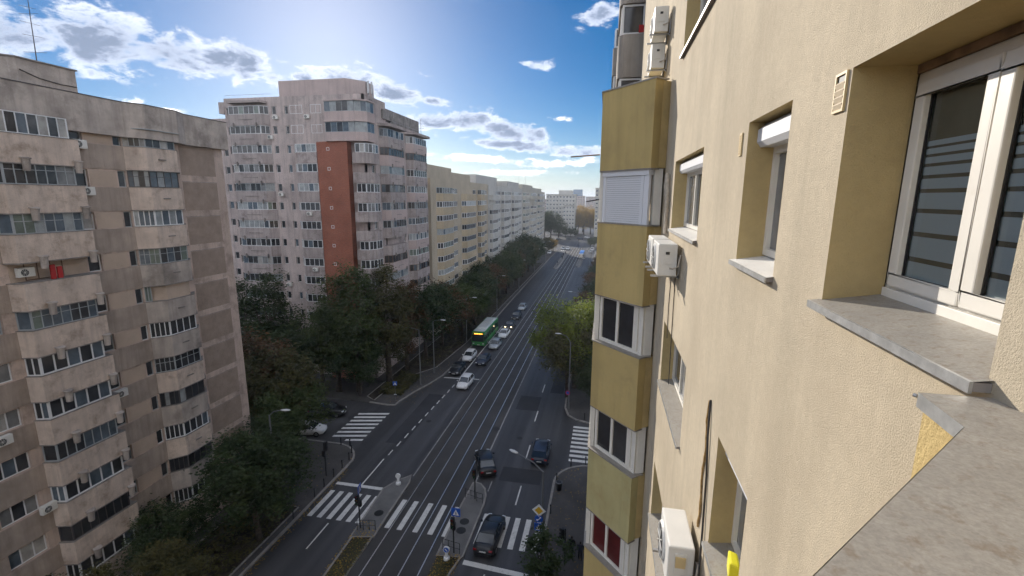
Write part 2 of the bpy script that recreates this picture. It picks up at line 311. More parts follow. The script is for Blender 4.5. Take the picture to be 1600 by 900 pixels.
def glassmat(name, col, rough=0.06, spec=0.5, var=0.5, scale=1.3):
    m = mat(name, col, rough, var*0.4, scale, spec=spec); return m
PANES = [glassmat('window_pane_dark', (0.035, 0.037, 0.042)), glassmat('window_pane_dim', (0.055, 0.055, 0.058)), glassmat('window_pane_net_curtain', (0.22, 0.22, 0.22), 0.15), glassmat('window_pane_blue_grey', (0.11, 0.14, 0.17), 0.1), glassmat('window_pane_curtain', (0.42, 0.40, 0.37), 0.2)]
M['redglass'] = glassmat('window_pane_red', (0.11, 0.018, 0.018))
PANE_GREEN = glassmat('window_pane_green', (0.16, 0.20, 0.17), 0.1); PANE_MILK = glassmat('window_pane_milky', (0.34, 0.36, 0.36), 0.3)
def pane_pick(w=(6, 4, 1, 2, 1)): return RND.choices(PANES, w)[0]
# ground
M['asphalt'] = mat('asphalt', (0.046, 0.045, 0.048), 0.58, 0.16, 0.16, spec=0.45, fine=0.35, dirt=(0.058, 0.057, 0.060), dirt_lo=0.5, dirt_hi=0.75, dscale=0.10, bump=0.004, bscale=60, wear=0.75)
M['asphalt2'] = mat('asphalt_patch', (0.042, 0.042, 0.047), 0.75, 0.12, 0.4, spec=0.3, fine=0.3)
M['trackbed'] = mat('track_bed', (0.070, 0.066, 0.064), 0.75, 0.16, 0.3, spec=0.3, fine=0.4, dirt=(0.050, 0.046, 0.044), dscale=0.3)
M['rail'] = plain('polished_rail', (0.62, 0.61, 0.60), 0.28, 0.9)
M['paint'] = mat('road_paint', (0.66, 0.65, 0.62), 0.7, 0.06, 2.0, dirt=(0.20, 0.19, 0.185), dirt_lo=0.56, dirt_hi=0.74, dscale=2.4)
M['paint_worn'] = mat('worn_road_paint', (0.34, 0.33, 0.32), 0.7, 0.1, 2.0, dirt=(0.10, 0.10, 0.10), dirt_lo=0.48, dirt_hi=0.70, dscale=1.6)
M['kerb'] = mat('kerb_stone', (0.30, 0.28, 0.26), 0.85, 0.15, 1.5, fine=0.2)
M['walk'] = mat('pavement_asphalt', (0.085, 0.080, 0.078), 0.85, 0.15, 0.4, fine=0.3, dirt=(0.12, 0.11, 0.10), dscale=0.3)
M['island'] = mat('island_paving', (0.17, 0.165, 0.16), 0.85, 0.12, 0.7, fine=0.25)
M['soil'] = mat('soil', (0.060, 0.050, 0.038), 0.95, 0.3, 0.8, dirt=(0.05, 0.06, 0.03), dscale=0.6)
M['ground'] = mat('city_ground', (0.10, 0.095, 0.09), 0.9, 0.2, 0.05)
M['iron'] = plain('cast_iron', (0.035, 0.034, 0.034), 0.6, 0.5)
M['black'] = plain('black_paint', (0.018, 0.018, 0.02), 0.45)
M['polegrey'] = plain('grey_pole_paint', (0.17, 0.175, 0.18), 0.5, 0.3)
M['lamphead'] = plain('lamp_housing', (0.62, 0.62, 0.62), 0.45)
M['signblue'] = plain('sign_blue', (0.02, 0.10, 0.48), 0.4); M['signwhite'] = plain('sign_white', (0.78, 0.78, 0.78), 0.4); M['signyellow'] = plain('sign_yellow', (0.72, 0.42, 0.03), 0.4); M['signred'] = plain('sign_magenta_red', (0.50, 0.03, 0.16), 0.4)
M['tyre'] = plain('tyre_rubber', (0.02, 0.02, 0.02), 0.8); M['rim'] = plain('alloy_rim', (0.35, 0.35, 0.36), 0.35, 0.8)
M['carglass'] = plain('car_glass', (0.025, 0.03, 0.035), 0.04, 0.0, 0.9)
M['headlamp'] = plain('headlamp_lens', (0.62, 0.64, 0.66), 0.1, 0.0, 0.8); M['headlamp_on'] = plain('headlamp_lit', (0.9, 0.85, 0.7), 0.2, emit=(1.0, 0.75, 0.45), es=3.0)
M['taillamp'] = plain('tail_lamp', (0.30, 0.01, 0.012), 0.15, 0.0, 0.6); M['plate'] = plain('number_plate', (0.62, 0.62, 0.60), 0.4)
M['bark'] = mat('bark', (0.075, 0.058, 0.045), 0.95, 0.25, 3.0, bump=0.03, bscale=9)
LEAF = {
 'dark': leafmat('leaf_dark_green', [(0.016, 0.030, 0.012), (0.040, 0.062, 0.022), (0.085, 0.110, 0.034)]),
 'mid': leafmat('leaf_mid_green', [(0.024, 0.042, 0.014), (0.062, 0.088, 0.026), (0.130, 0.150, 0.040)]),
 'olive': leafmat('leaf_olive', [(0.032, 0.040, 0.016), (0.085, 0.080, 0.028), (0.160, 0.135, 0.038)]),
 'russet': leafmat('leaf_russet', [(0.036, 0.032, 0.016), (0.120, 0.066, 0.030), (0.210, 0.095, 0.036)]),
 'lime': leafmat('leaf_lime', [(0.070, 0.100, 0.016), (0.170, 0.210, 0.026), (0.300, 0.320, 0.036)], 0.45),
 'gold': leafmat('leaf_gold', [(0.200, 0.140, 0.025), (0.400, 0.250, 0.035), (0.560, 0.360, 0.050)], 0.3)}

# ------------------------------------------------------------------ ground, road, pavements, markings
struct(MB().box(-3000, 3000, -600, 5000, -0.6, -0.02).build('ground', M['ground']))
road = struct(MB().box(-140, 90, -90, 352, -0.019, 0.0).build('road', M['asphalt']))
struct(MB().box(-23, -3, 352, 900, -0.019, 0.0).build('road', M['asphalt']))
tram = struct(MB().box(-18.0, -11.85, -90, 268, -0.015, 0.004).build('tram_track', M['trackbed']))
for X in (-17.03, -15.60, -14.18, -12.75):
    ubox('rail', tram, X-0.045, X+0.045, -90, 268, 0.0, 0.016, M['rail'])
    ubox('groove', tram, X+0.047, X+0.10, -90, 268, 0.0, 0.009, M['black'])
def pave(name, poly, h=0.13, m=None, mk=None):
    o = struct(MB().prism(poly, -0.01, h, 0).build(name, m or M['walk'])); return o
def kerb(parent, line, h=0.14, w=0.22, side=1):
    b = MB()
    pts = [Vector((p[0], p[1], 0)) for p in line]
    offs = []
    for i, p in enumerate(pts):
        t = (pts[min(i+1, len(pts)-1)] - pts[max(i-1, 0)]).normalized(); offs.append(Vector((t.y, -t.x, 0))*w*side)
    for i in range(len(pts)-1):
        a0 = pts[i] - offs[i]*0.12; a1 = pts[i+1] - offs[i+1]*0.12; b0 = pts[i] + offs[i]*0.9; b1 = pts[i+1] + offs[i+1]*0.9
        z = Vector((0,0,h)); b.quad(a0+z, a1+z, b1+z, b0+z); b.quad(a0, a1, a1+z, a0+z); b.quad(b0, b1, b1+z, b0+z)
    o = b.build('kerb', M['kerb']); attach(o, parent); return o
def arc(cx, cy, r, a0, a1, n=7): return [(cx+r*math.cos(rad(a0+(a1-a0)*i/n)), cy+r*math.sin(rad(a0+(a1-a0)*i/n))) for i in range(n+1)]
la = [(-25.6, -90), (-25.55, 40.2)] + arc(-29.2, 40.9, 3.7, 12, 86, 8) + [(-60, 44.6), (-140, 44.6)]
w = pave('pavement', la + [(-140, -90)]); kerb(w, la, side=-1)
lb = [(-140, 55.6), (-31, 55.4), (-28.2, 55.1), (-27.1, 55.3), (-26.9, 57), (-26.35, 59.6), (-25.2, 63.3), (-24.4, 66.8), (-23.95, 74.5), (-24.3, 95), (-24.7, 130), (-24.9, 160), (-25.2, 254), (-27, 262), (-31, 264), (-140, 264)]
w = pave('pavement', lb); kerb(w, lb[1:-1], side=-1)
ra = [(-4.05, -90), (-4.05, 41.6)] + arc(-0.4, 42.2, 3.65, 176, 96, 8) + [(6, 46.6), (90, 47)]
w = pave('pavement', ra + [(90, -90)]); kerb(w, ra, side=1)
rb = [(90, 55), (2, 55.2), (-1.0, 55.5), (-2.7, 56.1), (-3.8, 57.2), (-4.4, 59.4), (-4.5, 63.3), (-4.7, 150), (-4.9, 252), (-3, 260), (90, 262)]
w = pave('pavement', rb); kerb(w, rb, side=1)
pave('pavement', [(-140, 352), (-23.5, 352), (-23.5, 900), (-400, 900), (-400, 352)]); pave('pavement', [(-3, 352), (200, 352), (400, 900), (-3, 900)])
# refuge islands and planted medians between road and tramway
il = [(-20.05, 37.7), (-19.3, 39.2), (-18.35, 40.3), (-18.12, 39.2), (-18.05, 34), (-17.95, 31.5), (-19.72, 31.1), (-19.85, 34)]
w = pave('traffic_island', il, 0.12, M['island']); kerb(w, il + il[:1], 0.125, 0.16, -1)
ir = [(-11.75, 40.5), (-11.1, 40.4), (-10.5, 39.7), (-10.15, 38.7), (-10.02, 37.4), (-10.02, 30.8), (-11.95, 30.6), (-11.9, 37)]
w = pave('traffic_island', ir, 0.12, M['island']); kerb(w, ir + ir[:1], 0.125, 0.16, -1)
ml = [(-19.72, 31.05), (-17.95, 31.45), (-17.85, 0), (-19.0, 0)]; w = pave('median', ml, 0.10, M['soil']); kerb(w, [ml[3], ml[0]], 0.12, 0.16, 1); kerb(w, [ml[2], ml[1]], 0.12, 0.16, -1)
mr_ = [(-11.95, 30.55), (-10.02, 30.75), (-10.4, 29), (-10.7, 0), (-11.9, 0)]; w = pave('median', mr_, 0.10, M['soil']); kerb(w, [mr_[3], mr_[2], mr_[1]], 0.12, 0.16, -1)
pl_ = [(-20.0, 186), (-19.2, 184), (-18.4, 186), (-18.4, 246), (-20.0, 246)]; w = pave('tram_platform', pl_, 0.25, M['island']); kerb(w, pl_ + pl_[:1], 0.255, 0.2, -1)
pr_ = [(-11.6, 196), (-10.6, 190), (-9.6, 196), (-9.6, 240), (-11.6, 240)]; w = pave('tram_platform', pr_, 0.25, M['island']); kerb(w, pr_ + pr_[:1], 0.255, 0.2, -1)
# planting beds beside the left pavement
for bed in ([(-31.5, 2), (-26.3, 2), (-26.3, 33.5), (-31.5, 33.5)], [(-32.2, 57), (-30.5, 56), (-30.4, 62), (-29, 66), (-26.6, 70), (-25.6, 84), (-25.9, 200), (-31.5, 200)]):
    w = pave('planting_bed', bed, 0.16, M['soil']); kerb(w, bed + bed[:1], 0.19, 0.14, -1)
# painted markings: each stripe is a piece of the road
def stripe(name, x0, x1, y0, y1, m='paint', z=0.0045, skew=0.0, par=None):
    b = MB().quad((x0, y0, z), (x1, y0+skew, z), (x1, y1+skew, z), (x0, y1, z)); return b.build(name, M[m], par or road)
for X in (-25.05, -24.1, -23.15, -22.2, -21.28, -20.36): stripe('zebra_stripe', X, X+0.46, 32.8, 36.62)
for X in (-17.60, -16.45, -15.02, -13.68, -12.42): stripe('zebra_stripe', X, X+0.46, 32.75, 36.65, z=0.0205)
for X in (-9.57, -8.62, -7.66, -6.72, -5.74, -4.78): stripe('zebra_stripe', X, X+0.46, 32.5, 36.32)
stripe('stop_line', -25.15, -20.1, 37.55, 37.98); stripe('stop_line', -9.78, -4.5, 30.2, 30.68, skew=-0.4); stripe('stop_line', -24.0, -18.35, 66.2, 66.5, skew=0.4)
stripe('lane_line', -22.66, -22.54, 29.2, 32.3); stripe('lane_line', -22.62, -22.48, 38.0, 42.75)
y = 43.55; k = 0
while y < 64.5:
    t = (y-43.5)/20.0; X = -22.42 + 0.95*t; stripe('lane_dash', X-0.07, X+0.07, y, y+1.1); y += 1.93
stripe('lane_line', -21.60, -21.46, 66.8, 98); stripe('lane_line', -7.9, -7.78, 26, 29.6)
for i, (X, y0) in enumerate([(-7.08, 38.05), (-7.44, 45.9), (-7.80, 54.75), (-8.04, 63.9), (-8.15, 73), (-8.2, 82), (-8.2, 91), (-8.2, 100), (-8.2, 112)]): stripe('lane_dash', X-0.07, X+0.07, y0, y0+3.0, 'paint' if i < 4 else 'paint_worn')
stripe('edge_line', -18.22, -18.10, 40.4, 250, 'paint_worn'); stripe('edge_line', -11.74, -11.60, 40.7, 190, 'paint_worn')
stripe('edge_line', -10.13, -10.03, 39.5, 41.2, 'paint_worn')
for i, Y in enumerate((54.3, 53.38, 52.45, 51.5, 50.52, 49.55, 48.6, 47.65, 46.7)): stripe('zebra_stripe', -2.85, 2.6, Y-0.24, Y+0.24)
for i, Y in enumerate((52.0, 51.02, 50.05, 49.05, 48.08, 47.1, 46.12)): stripe('zebra_stripe', -30.75, -26.85, Y-0.22, Y+0.22, skew=0.84)
stripe('zebra_stripe', -28.8, -26.8, 45.35, 45.75, skew=0.42)
for i, X in enumerate((-23.2, -22.2, -21.2)): stripe('zebra_stripe', X, X+0.5, 250, 254)
stripe('asphalt_patch', -10.85, -7.9, 57.7, 62.2, 'asphalt2', 0.002); stripe('asphalt_patch', -24.0, -21.8, 46, 60, 'asphalt2', 0.002); stripe('asphalt_patch', -6.9, -5.0, 64, 90, 'asphalt2', 0.002)
stripe('asphalt_patch', -9.5, -5.3, 41.5, 44.0, 'asphalt2', 0.0015)
for (X, Y, r, z) in ((-18.84, 34.28, 0.42, 0.123), (-11.0, 34.78, 0.42, 0.123), (-10.96, 33.65, 0.42, 0.123), (-12.1, 51.8, 0.45, 0.002), (-8.9, 50.2, 0.33, 0.002), (-21.0, 52.0, 0.33, 0.002)):
    o = MB().disc((X, Y, z), (0,0,1), r, 20, 0, 0.01).build('manhole_cover', M['iron'], road)

# ------------------------------------------------------------------ our own building: cream stucco wall, windows, ochre bays
Z = lambda z: z + EYE
def frame_mesh(w, h, splits, t=0.06, d=0.06, trans=None):
    """window frame, local x along the wall, y inward, z up; splits = mullion positions"""
    b = MB(); b.box(0, w, 0, d, 0, t).box(0, w, 0, d, h-t, h).box(0, t, 0, d, t, h-t).box(w-t, w, 0, d, t, h-t)
    for s in splits: b.box(s-t*0.5, s+t*0.5, 0.004, d, t, h-t)
    if trans: b.box(t, w-t, 0.006, d, trans-t*0.35, trans+t*0.35)
    return b
_fm = {}
def place(o, p, ang): o.location = p; o.rotation_euler = (0, 0, ang); return o
def win(parent, p, q, z0, h, n=2, fr=None, panes=None, inset=0.0, t=0.06, trans=None, ratio=None, name='window', one=False, wts=(5,4,2,2,1)):
    """a window between plan points p and q (outside on the right hand); its panes are pieces of the frame"""
    p = Vector((p[0], p[1], 0)); q = Vector((q[0], q[1], 0)); u = (q-p); W = u.length; u.normalize(); inw = Vector((-u.y, u.x, 0)); ang = math.atan2(u.y, u.x)
    fr = fr or M['pvc_far']; sp = [W*(i+1)/n for i in range(n-1)]
    key = (round(W, 2), round(h, 2), n, fr.name, t, trans)
    if key not in _fm: _fm[key] = frame_mesh(W, h, sp, t, 0.07, trans).mesh('window_frame', fr)
    f = link(name, _fm[key]); f.parent = parent
    if parent.name in BASE: f.matrix_parent_inverse = BASE[parent.name]
    o = p + inw*inset; place(f, (o.x, o.y, z0), ang)
    xs = [0] + sp + [W]
    rng = [(0, n)] if one else [(i, i+1) for i in range(n)]
    for a, b_ in rng:
        m = panes if (panes and not isinstance(panes, list)) else (RND.choice(panes) if panes else pane_pick(wts))
        ubox('pane', f, xs[a]+t*0.4, xs[b_]-t*0.4, 0.035, 0.05, t*0.8, h-t*0.8, m)
    return f

WX = 1.10
own = thing('apartment_building', 'cream stucco apartment building with ochre bays at the right', 'building', (6, 10, 0), world=True)
def holed(name, X, Y0, Y1, Z0, Z1, holes, depth, mats, parent):
    """wall in the plane X=const facing -X with rectangular openings (y0,y1,z0,z1) and their reveals"""
    ys = sorted({Y0, Y1, *[h[0] for h in holes], *[h[1] for h in holes]}); zs = sorted({Z0, Z1, *[h[2] for h in holes], *[h[3] for h in holes]})
    b = MB()
    for i in range(len(ys)-1):
        for j in range(len(zs)-1):
            cy = (ys[i]+ys[i+1])/2; cz = (zs[j]+zs[j+1])/2
            if any(h[0] < cy < h[1] and h[2] < cz < h[3] for h in holes): continue
            b.quad((X, ys[i+1], zs[j]), (X, ys[i], zs[j]), (X, ys[i], zs[j+1]), (X, ys[i+1], zs[j+1]), 0)
    for (a, c, d, e) in holes:
        x1 = X + depth
        b.quad((X, a, d), (x1, a, d), (x1, a, e), (X, a, e), 1).quad((x1, c, d), (X, c, d), (X, c, e), (x1, c, e), 1)
        b.quad((X, a, e), (x1, a, e), (x1, c, e), (X, c, e), 1).quad((X, c, d), (x1, c, d), (x1, a, d), (X, a, d), 1)
    return b.build(name, mats, parent)
FL = 2.75
holes = []
for k in (1, 0, -1, -2, -3):
    z0 = Z(-0.545 + FL*k); z1 = Z(0.605 + FL*k)
    holes.append((3.335, 4.25, z0, z1)); holes.append((6.07, 8.45, z0, z1))
    if k in (0, 1): holes.append((1.515, 2.60, z0, z1))
holed('wall', WX, -30, 20.0, 0, Z(10.5), holes, 0.27, [M['stucco'], M['reveal']], own)
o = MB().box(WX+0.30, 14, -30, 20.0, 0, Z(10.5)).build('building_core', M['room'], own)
MB().box(WX-0.12, 14.1, -30.1, 20.1, Z(10.502), Z(10.9)).build('roof_edge', M['zinc'], own)

def sill(Y0, Y1, z, wide=0.06, m='zinc', th=0.035):
    b = MB(); x0 = WX-wide; x1 = WX+0.27
    b.poly([(x0, Y0-0.02, z-0.02), (x1, Y0-0.02, z+0.03), (x1, Y1+0.02, z+0.03), (x0, Y1+0.02, z-0.02)])
    s = b.build('window_sill', M[m], own)
    l = MB().box(x0-0.004, x0+0.006, Y0-0.02, Y1+0.02, z-0.02-th, z-0.019).build('sill_lip', M['zinc_lip'], s)
    MB().box(x0+0.007, WX-0.001, Y0-0.018, Y1+0.018, z-0.05, z-0.022).build('sill_bed', M['conc_dark'], s)
    return s
# --- the large near window: outer frame, two sashes, glass with frosted stripes
Y0, Y1, z0, z1 = 1.515, 2.60, Z(-0.455), Z(0.60)
XF = WX + 0.275
W_ = thing
def sash_frame(b, x0, x1, ya, yb, za, zb, t):
    b.box(x0, x1, ya, yb, za, za+t); b.box(x0, x1, ya, yb, zb-t, zb); b.box(x0, x1, ya, ya+t, za+t, zb-t); b.box(x0, x1, yb-t, yb, za+t, zb-t); return b
gl = bpy.data.materials.new('clear_window_glass'); gl.use_nodes = True; _b = gl.node_tree.nodes['Principled BSDF']
_b.inputs['Base Color'].default_value = (0.75, 0.82, 0.80, 1); _b.inputs['Transmission Weight'].default_value = 0.0; _b.inputs['Roughness'].default_value = 0.02
_n = gl.node_tree; _t = _n.nodes.new('ShaderNodeBsdfTransparent'); _t.inputs[0].default_value = (0.88, 0.92, 0.91, 1); _g = _n.nodes.new('ShaderNodeBsdfGlossy'); _g.inputs['Roughness'].default_value = 0.02
_fz = _n.nodes.new('ShaderNodeFresnel'); _fz.inputs[0].default_value = 1.5; _mx = _n.nodes.new('ShaderNodeMixShader'); _n.links.new(_fz.outputs[0], _mx.inputs[0]); _n.links.new(_t.outputs[0], _mx.inputs[1]); _n.links.new(_g.outputs[0], _mx.inputs[2]); _n.links.new(_mx.outputs[0], _n.nodes['Material Output'].inputs[0])
M['glass'] = gl
wf = sash_frame(MB(), XF, XF+0.07, Y0+0.002, Y1-0.002, z0, z1-0.035, 0.045).build('window', M['pvc'], own, bevel=0.006)
MB().box(XF-0.012, XF+0.05, Y0+0.003, Y1-0.003, z1-0.034, z1+0.003).build('mortar_joint', M['rust'], wf)
MB().box(XF-0.02, XF-0.001, Y0+0.01, Y1-0.01, z0-0.012, z0+0.035).build('frame_bottom', M['pvc'], wf, bevel=0.004)
for (ya, yb) in ((1.56, 2.075), (2.085, 2.555)):
    s = sash_frame(MB(), XF-0.022, XF+0.05, ya, yb, z0+0.047, z1-0.082, 0.058 if ya > 2 else 0.062).build('sash', M['pvc'], wf, bevel=0.007)
for (ya, yb) in ((1.62, 2.012), (2.145, 2.497)):
    za, zb = z0+0.10, z1-0.138
    MB().quad((XF+0.014, yb+0.01, za-0.01), (XF+0.014, ya-0.01, za-0.01), (XF+0.014, ya-0.01, zb+0.01), (XF+0.014, yb+0.01, zb+0.01)).build('pane', M['glass'], wf)
    sash_frame(MB(), XF+0.004, XF+0.0135, ya-0.004, yb+0.004, za-0.004, zb+0.004, 0.010).build('gasket', M['black'], wf)
    gaps = [-0.267, -0.152, -0.047, 0.041, 0.102, 0.153, 0.194, 0.23]; lo = za-0.005
    for i, g in enumerate(gaps + [0.262]):
        t = 0.011 - 0.0008*i
        ubox('frosted_stripe', wf, XF+0.020, XF+0.0215, ya-0.008, yb+0.008, lo, Z(g)-t, M['frost']); lo = Z(g)+t
sill(Y0, Y1, Z(-0.49), 0.055)
# --- narrow window with roller shutter box, and the wide one, on every storey in view
for k in (1, 0, -1, -2, -3):
    for (a, c, n, box_) in ((3.335, 4.25, 1, True), (6.07, 8.45, 3, k != -1)):
        zb = Z(-0.455 + FL*k); zt = Z(0.60 + FL*k)
        if box_:
            bb = MB(); pts = [(WX+0.10, zt-0.19), (WX+0.07, zt-0.15), (WX+0.07, zt-0.055), (WX+0.13, zt-0.004), (WX+0.27, zt-0.004), (WX+0.27, zt-0.19)]
            bb.poly([(p[0], a+0.004, p[1]) for p in pts]); bb.poly([(p[0], c-0.004, p[1]) for p in pts[::-1]])
            for i in range(len(pts)):
                p = pts[i]; q = pts[(i+1) % len(pts)]; bb.quad((p[0], a+0.004, p[1]), (q[0], a+0.004, q[1]), (q[0], c-0.004, q[1]), (p[0], c-0.004, p[1]))
            bb.build('shutter_box', M['shutter'], own)
        hh = (zt-0.19 if box_ else zt) - zb
        f = win(own, (WX+0.20, c-0.003), (WX+0.20, a+0.003), zb, hh, n, M['pvc'], [PANES[0], PANES[1], PANES[2]], 0.0, 0.055)
        sill(a, c, Z(-0.49 + FL*k), 0.05, 'zinc' if k < 0 else 'pvc_side')
f = win(own, (WX+0.24, 2.59), (WX+0.24, 1.52), Z(-0.455+FL), 1.05, 2, M['pvc'], PANES[1]); sill(1.515, 2.60, Z(-0.49+FL))
# --- vents
M['pvc_tan'] = mat('aged_vent_plastic', (0.56, 0.46, 0.32), 0.6, 0.06, 6.0)
for (ya, yb, zc, n_, open_) in ((2.745, 2.63, 0.51, 5, True), (4.39, 4.47, 0.45, 8, False)):
    lo, hi = min(ya, yb), max(ya, yb); zt = Z(zc+0.095); zb = Z(zc-0.09)
    v = MB().box(WX-0.012, WX-0.001, lo, hi, zb, zb+0.012).box(WX-0.012, WX-0.001, lo, hi, zt-0.012, zt).box(WX-0.012, WX-0.001, lo, lo+0.012, zb+0.012, zt-0.012).box(WX-0.012, WX-0.001, hi-0.012, hi, zb+0.012, zt-0.012).build('vent', M['ac_yellow'], own)
    MB().box(WX-0.004, WX-0.0005, lo+0.012, hi-0.012, zb+0.012, zt-0.012).build('vent_hole', M['black'], v)
    st = (zt-zb-0.024)/n_
    for i in range(n_ - (1 if open_ else 0)):
        zz = zb+0.012+st*i
        b = MB(); b.obox((WX-0.008, (lo+hi)/2, zz+st*0.45), (0.003, 0, 0.004), (0, (hi-lo)/2-0.013, 0), (-0.004, 0, st*0.42)); b.build('vent_slat', M['pvc_tan'] if open_ else M['ac_yellow'], v)
# --- our own balcony parapet: short return on the wall, then the 45 degree face, zinc cap
outer = [(1.11, 1.478), (0.914, 1.478), (0.900, 1.262), (0.20, 0.545), (-0.62, -0.30), (-0.62, -3.2), (1.11, -3.2)]
par = MB().prism([(1.098, 1.47), (0.925, 1.47), (0.912, 1.27), (0.21, 0.548), (-0.60, -0.28), (-0.60, -3.19), (-0.35, -3.19), (-0.35, -0.38), (0.36, 0.35), (1.098, 1.10)], Z(-2.17), Z(-0.595)).build('parapet', M['ochre_bright'], own)
cap = MB().prism([(1.099, 1.482), (0.914, 1.482), (0.890, 1.265), (0.19, 0.535), (-0.63, -0.29), (-0.63, -3.2), (-0.28, -3.2), (-0.28, -0.40), (0.42, 0.32), (1.099, 0.98)], Z(-0.553), Z(-0.549)).build('parapet_cap', M['zinc'], own)
b = MB(); cl = [(1.099, 1.4835), (0.9125, 1.4835), (0.8885, 1.2655), (0.189, 0.536), (-0.632, -0.29), (-0.632, -3.2)]
for i in range(len(cl)-1):
    p, q = cl[i], cl[i+1]; b.quad((*q, Z(-0.5488)), (*p, Z(-0.5488)), (*p, Z(-0.592)), (*q, Z(-0.592)))
b.build('cap_lip', M['zinc_lip'], own)
rv = MB().tube([(0.915, 1.489, Z(-0.562)), (0.910, 1.497, Z(-0.562))], 0.006, 8).build('rivet', M['steel'], own)
MB().prism([(1.09, 1.0), (0.36, 0.33), (-0.35, -0.40), (-0.35, -3.0), (1.09, -3.0)], Z(-1.75), Z(-1.60)).build('balcony_floor', M['conc'], own)
# --- the next bay along the wall: slanted ochre spandrels and glazing, one set per storey
bay_in = [(1.098, 9.86), (0.99, 9.80), (0.955, 9.78), (-0.03, 10.90), (-0.03, 14.1), (1.098, 15.3)]
b_panel = [(0.80, 9.62), (-0.18, 10.74), (-0.03, 10.90), (0.955, 9.78)]
b_front = [(-0.18, 10.745), (-0.18, 14.2), (-0.03, 14.1), (-0.03, 10.905)]
b_back = [(-0.18, 14.205), (0.80, 15.35), (0.955, 15.2), (-0.03, 14.105)]
for k in range(1, -9, -1):
    top = Z(-0.55 + FL*k); bot = top - 1.62
    m = M['ochre'] if k > -2 else (M['ochre_green'] if k == -2 else M['ochre'])
    bal = MB().prism(b_panel, bot, top).build('bay_spandrel', m, own)
    attach(MB().prism(b_front, bot, top).build('bay_spandrel_front', m), bal); attach(MB().prism(b_back, bot, top).build('bay_spandrel_back', m), bal)
    for ch in bal.children: ch.matrix_parent_inverse = Matrix.Identity(4)
    MB().prism([(0.957, 9.782), (1.099, 9.87), (1.099, 15.1), (0.95, 15.19), (-0.028, 14.10), (-0.028, 10.905)], bot+0.01, top-0.01).build('bay_floor', M['ochre_bright'], own)
    MB().prism([(0.967, 9.762), (0.805, 9.612), (-0.188, 10.742), (-0.03, 10.92)], bot-0.022, bot-0.001).build('drip_edge', M['conc_dark'], own)
    cp = MB().prism([(1.06, 9.80), (0.965, 9.755), (0.81, 9.60), (-0.205, 10.74), (-0.205, 14.2), (0.0, 14.2), (0.0, 10.96)], top+0.002, top+0.03).build('bay_cap', M['zinc'] if k != -9 else M['zinc'], own)
    if k == 1:
        MB().prism([(1.095, 9.88), (0.95, 9.80), (-0.02, 10.92), (-0.02, 14.1), (1.095, 15.1)], top-0.3, top-0.28).build('bay_roof', M['zinc'], own); continue
    wb = top+0.03; wt = top + (FL-1.62)
    # glazing of this storey
    d_ = Vector((-0.98, 1.12)).normalized()
    pa = Vector((0.93, 9.72)); 
    L0 = pa + d_*0.13; L1 = Vector((-0.10, 10.80))
    MB().prism([(1.06, 9.86), (0.90, 9.80), (0.86, 9.86), (1.0, 10.0)], wb, wt-0.002).build('bay_post', M['pvc_side'], own)
    if k == 0:
        s0 = pa + d_*0.20; s1 = pa + d_*1.30; ang = math.atan2(d_.y, d_.x)
        # rolling shutter: box, guides, slats (local x from near to far: direction d_, outside on the left hand -> use far to near)
        u = -d_; out = Vector((u.y, -u.x))
        org = Vector((-0.06, 10.78)) + out*0.03
        Ls = (Vector((0.84, 9.755)) - Vector((-0.06, 10.78))).length
        hold = MB().box(0, Ls, -0.05, 0.09, wt-wb-0.13, wt-wb-0.004).build('shutter_box', M['shutter'], own, bevel=0.008); hold.matrix_parent_inverse = BASE[own.name]; place(hold, (org.x, org.y, wb), math.atan2(u.y, u.x))
        for (a, c) in ((0.02, 0.10), (Ls-0.22, Ls-0.14), (Ls-0.13, Ls-0.0)): ubox('shutter_guide', hold, a, c, -0.03, 0.03, 0.0, wt-wb-0.131, M['shutter'])
        ns = 22; hs = (wt-wb-0.135)/ns
        for i in range(ns): o = ubox('shutter_slat', hold, 0.102, Ls-0.222, -0.016, 0.0, i*hs+0.004, (i+1)*hs-0.003, M['shutter'])
        ubox('shutter_backing', hold, 0.102, Ls-0.222, 0.001, 0.01, 0.0, wt-wb-0.131, M['frame_grey'])
    else:
        red = (k == -3)
        P = Vector((-0.06, 10.78)); Q = Vector((0.70, 9.912))
        pm = [PANES[0], PANES[1]] if not red else [M['redglass']] if 'redglass' in M else [PANES[0]]
        win(own, P, Q, wb, wt-wb-0.004, 2, M['pvc'], pm, 0.02, 0.075)
        u = (Q-P).normalized(); win(own, Q + u*0.005, Q + u*0.20, wb, wt-wb-0.004, 1, M['pvc'], M['pvc_side'], 0.02, 0.05, name='side_panel')
    # lit white side facing the street
    MB().box(-0.15, -0.06, 10.80, 11.25, wb, wt-0.003).build('bay_corner_post', M['pvc_side'], own)
    win(own, (-0.11, 11.26), (-0.11, 14.1), wb, wt-wb-0.004, 4, M['pvc'], None, 0.0, 0.06)
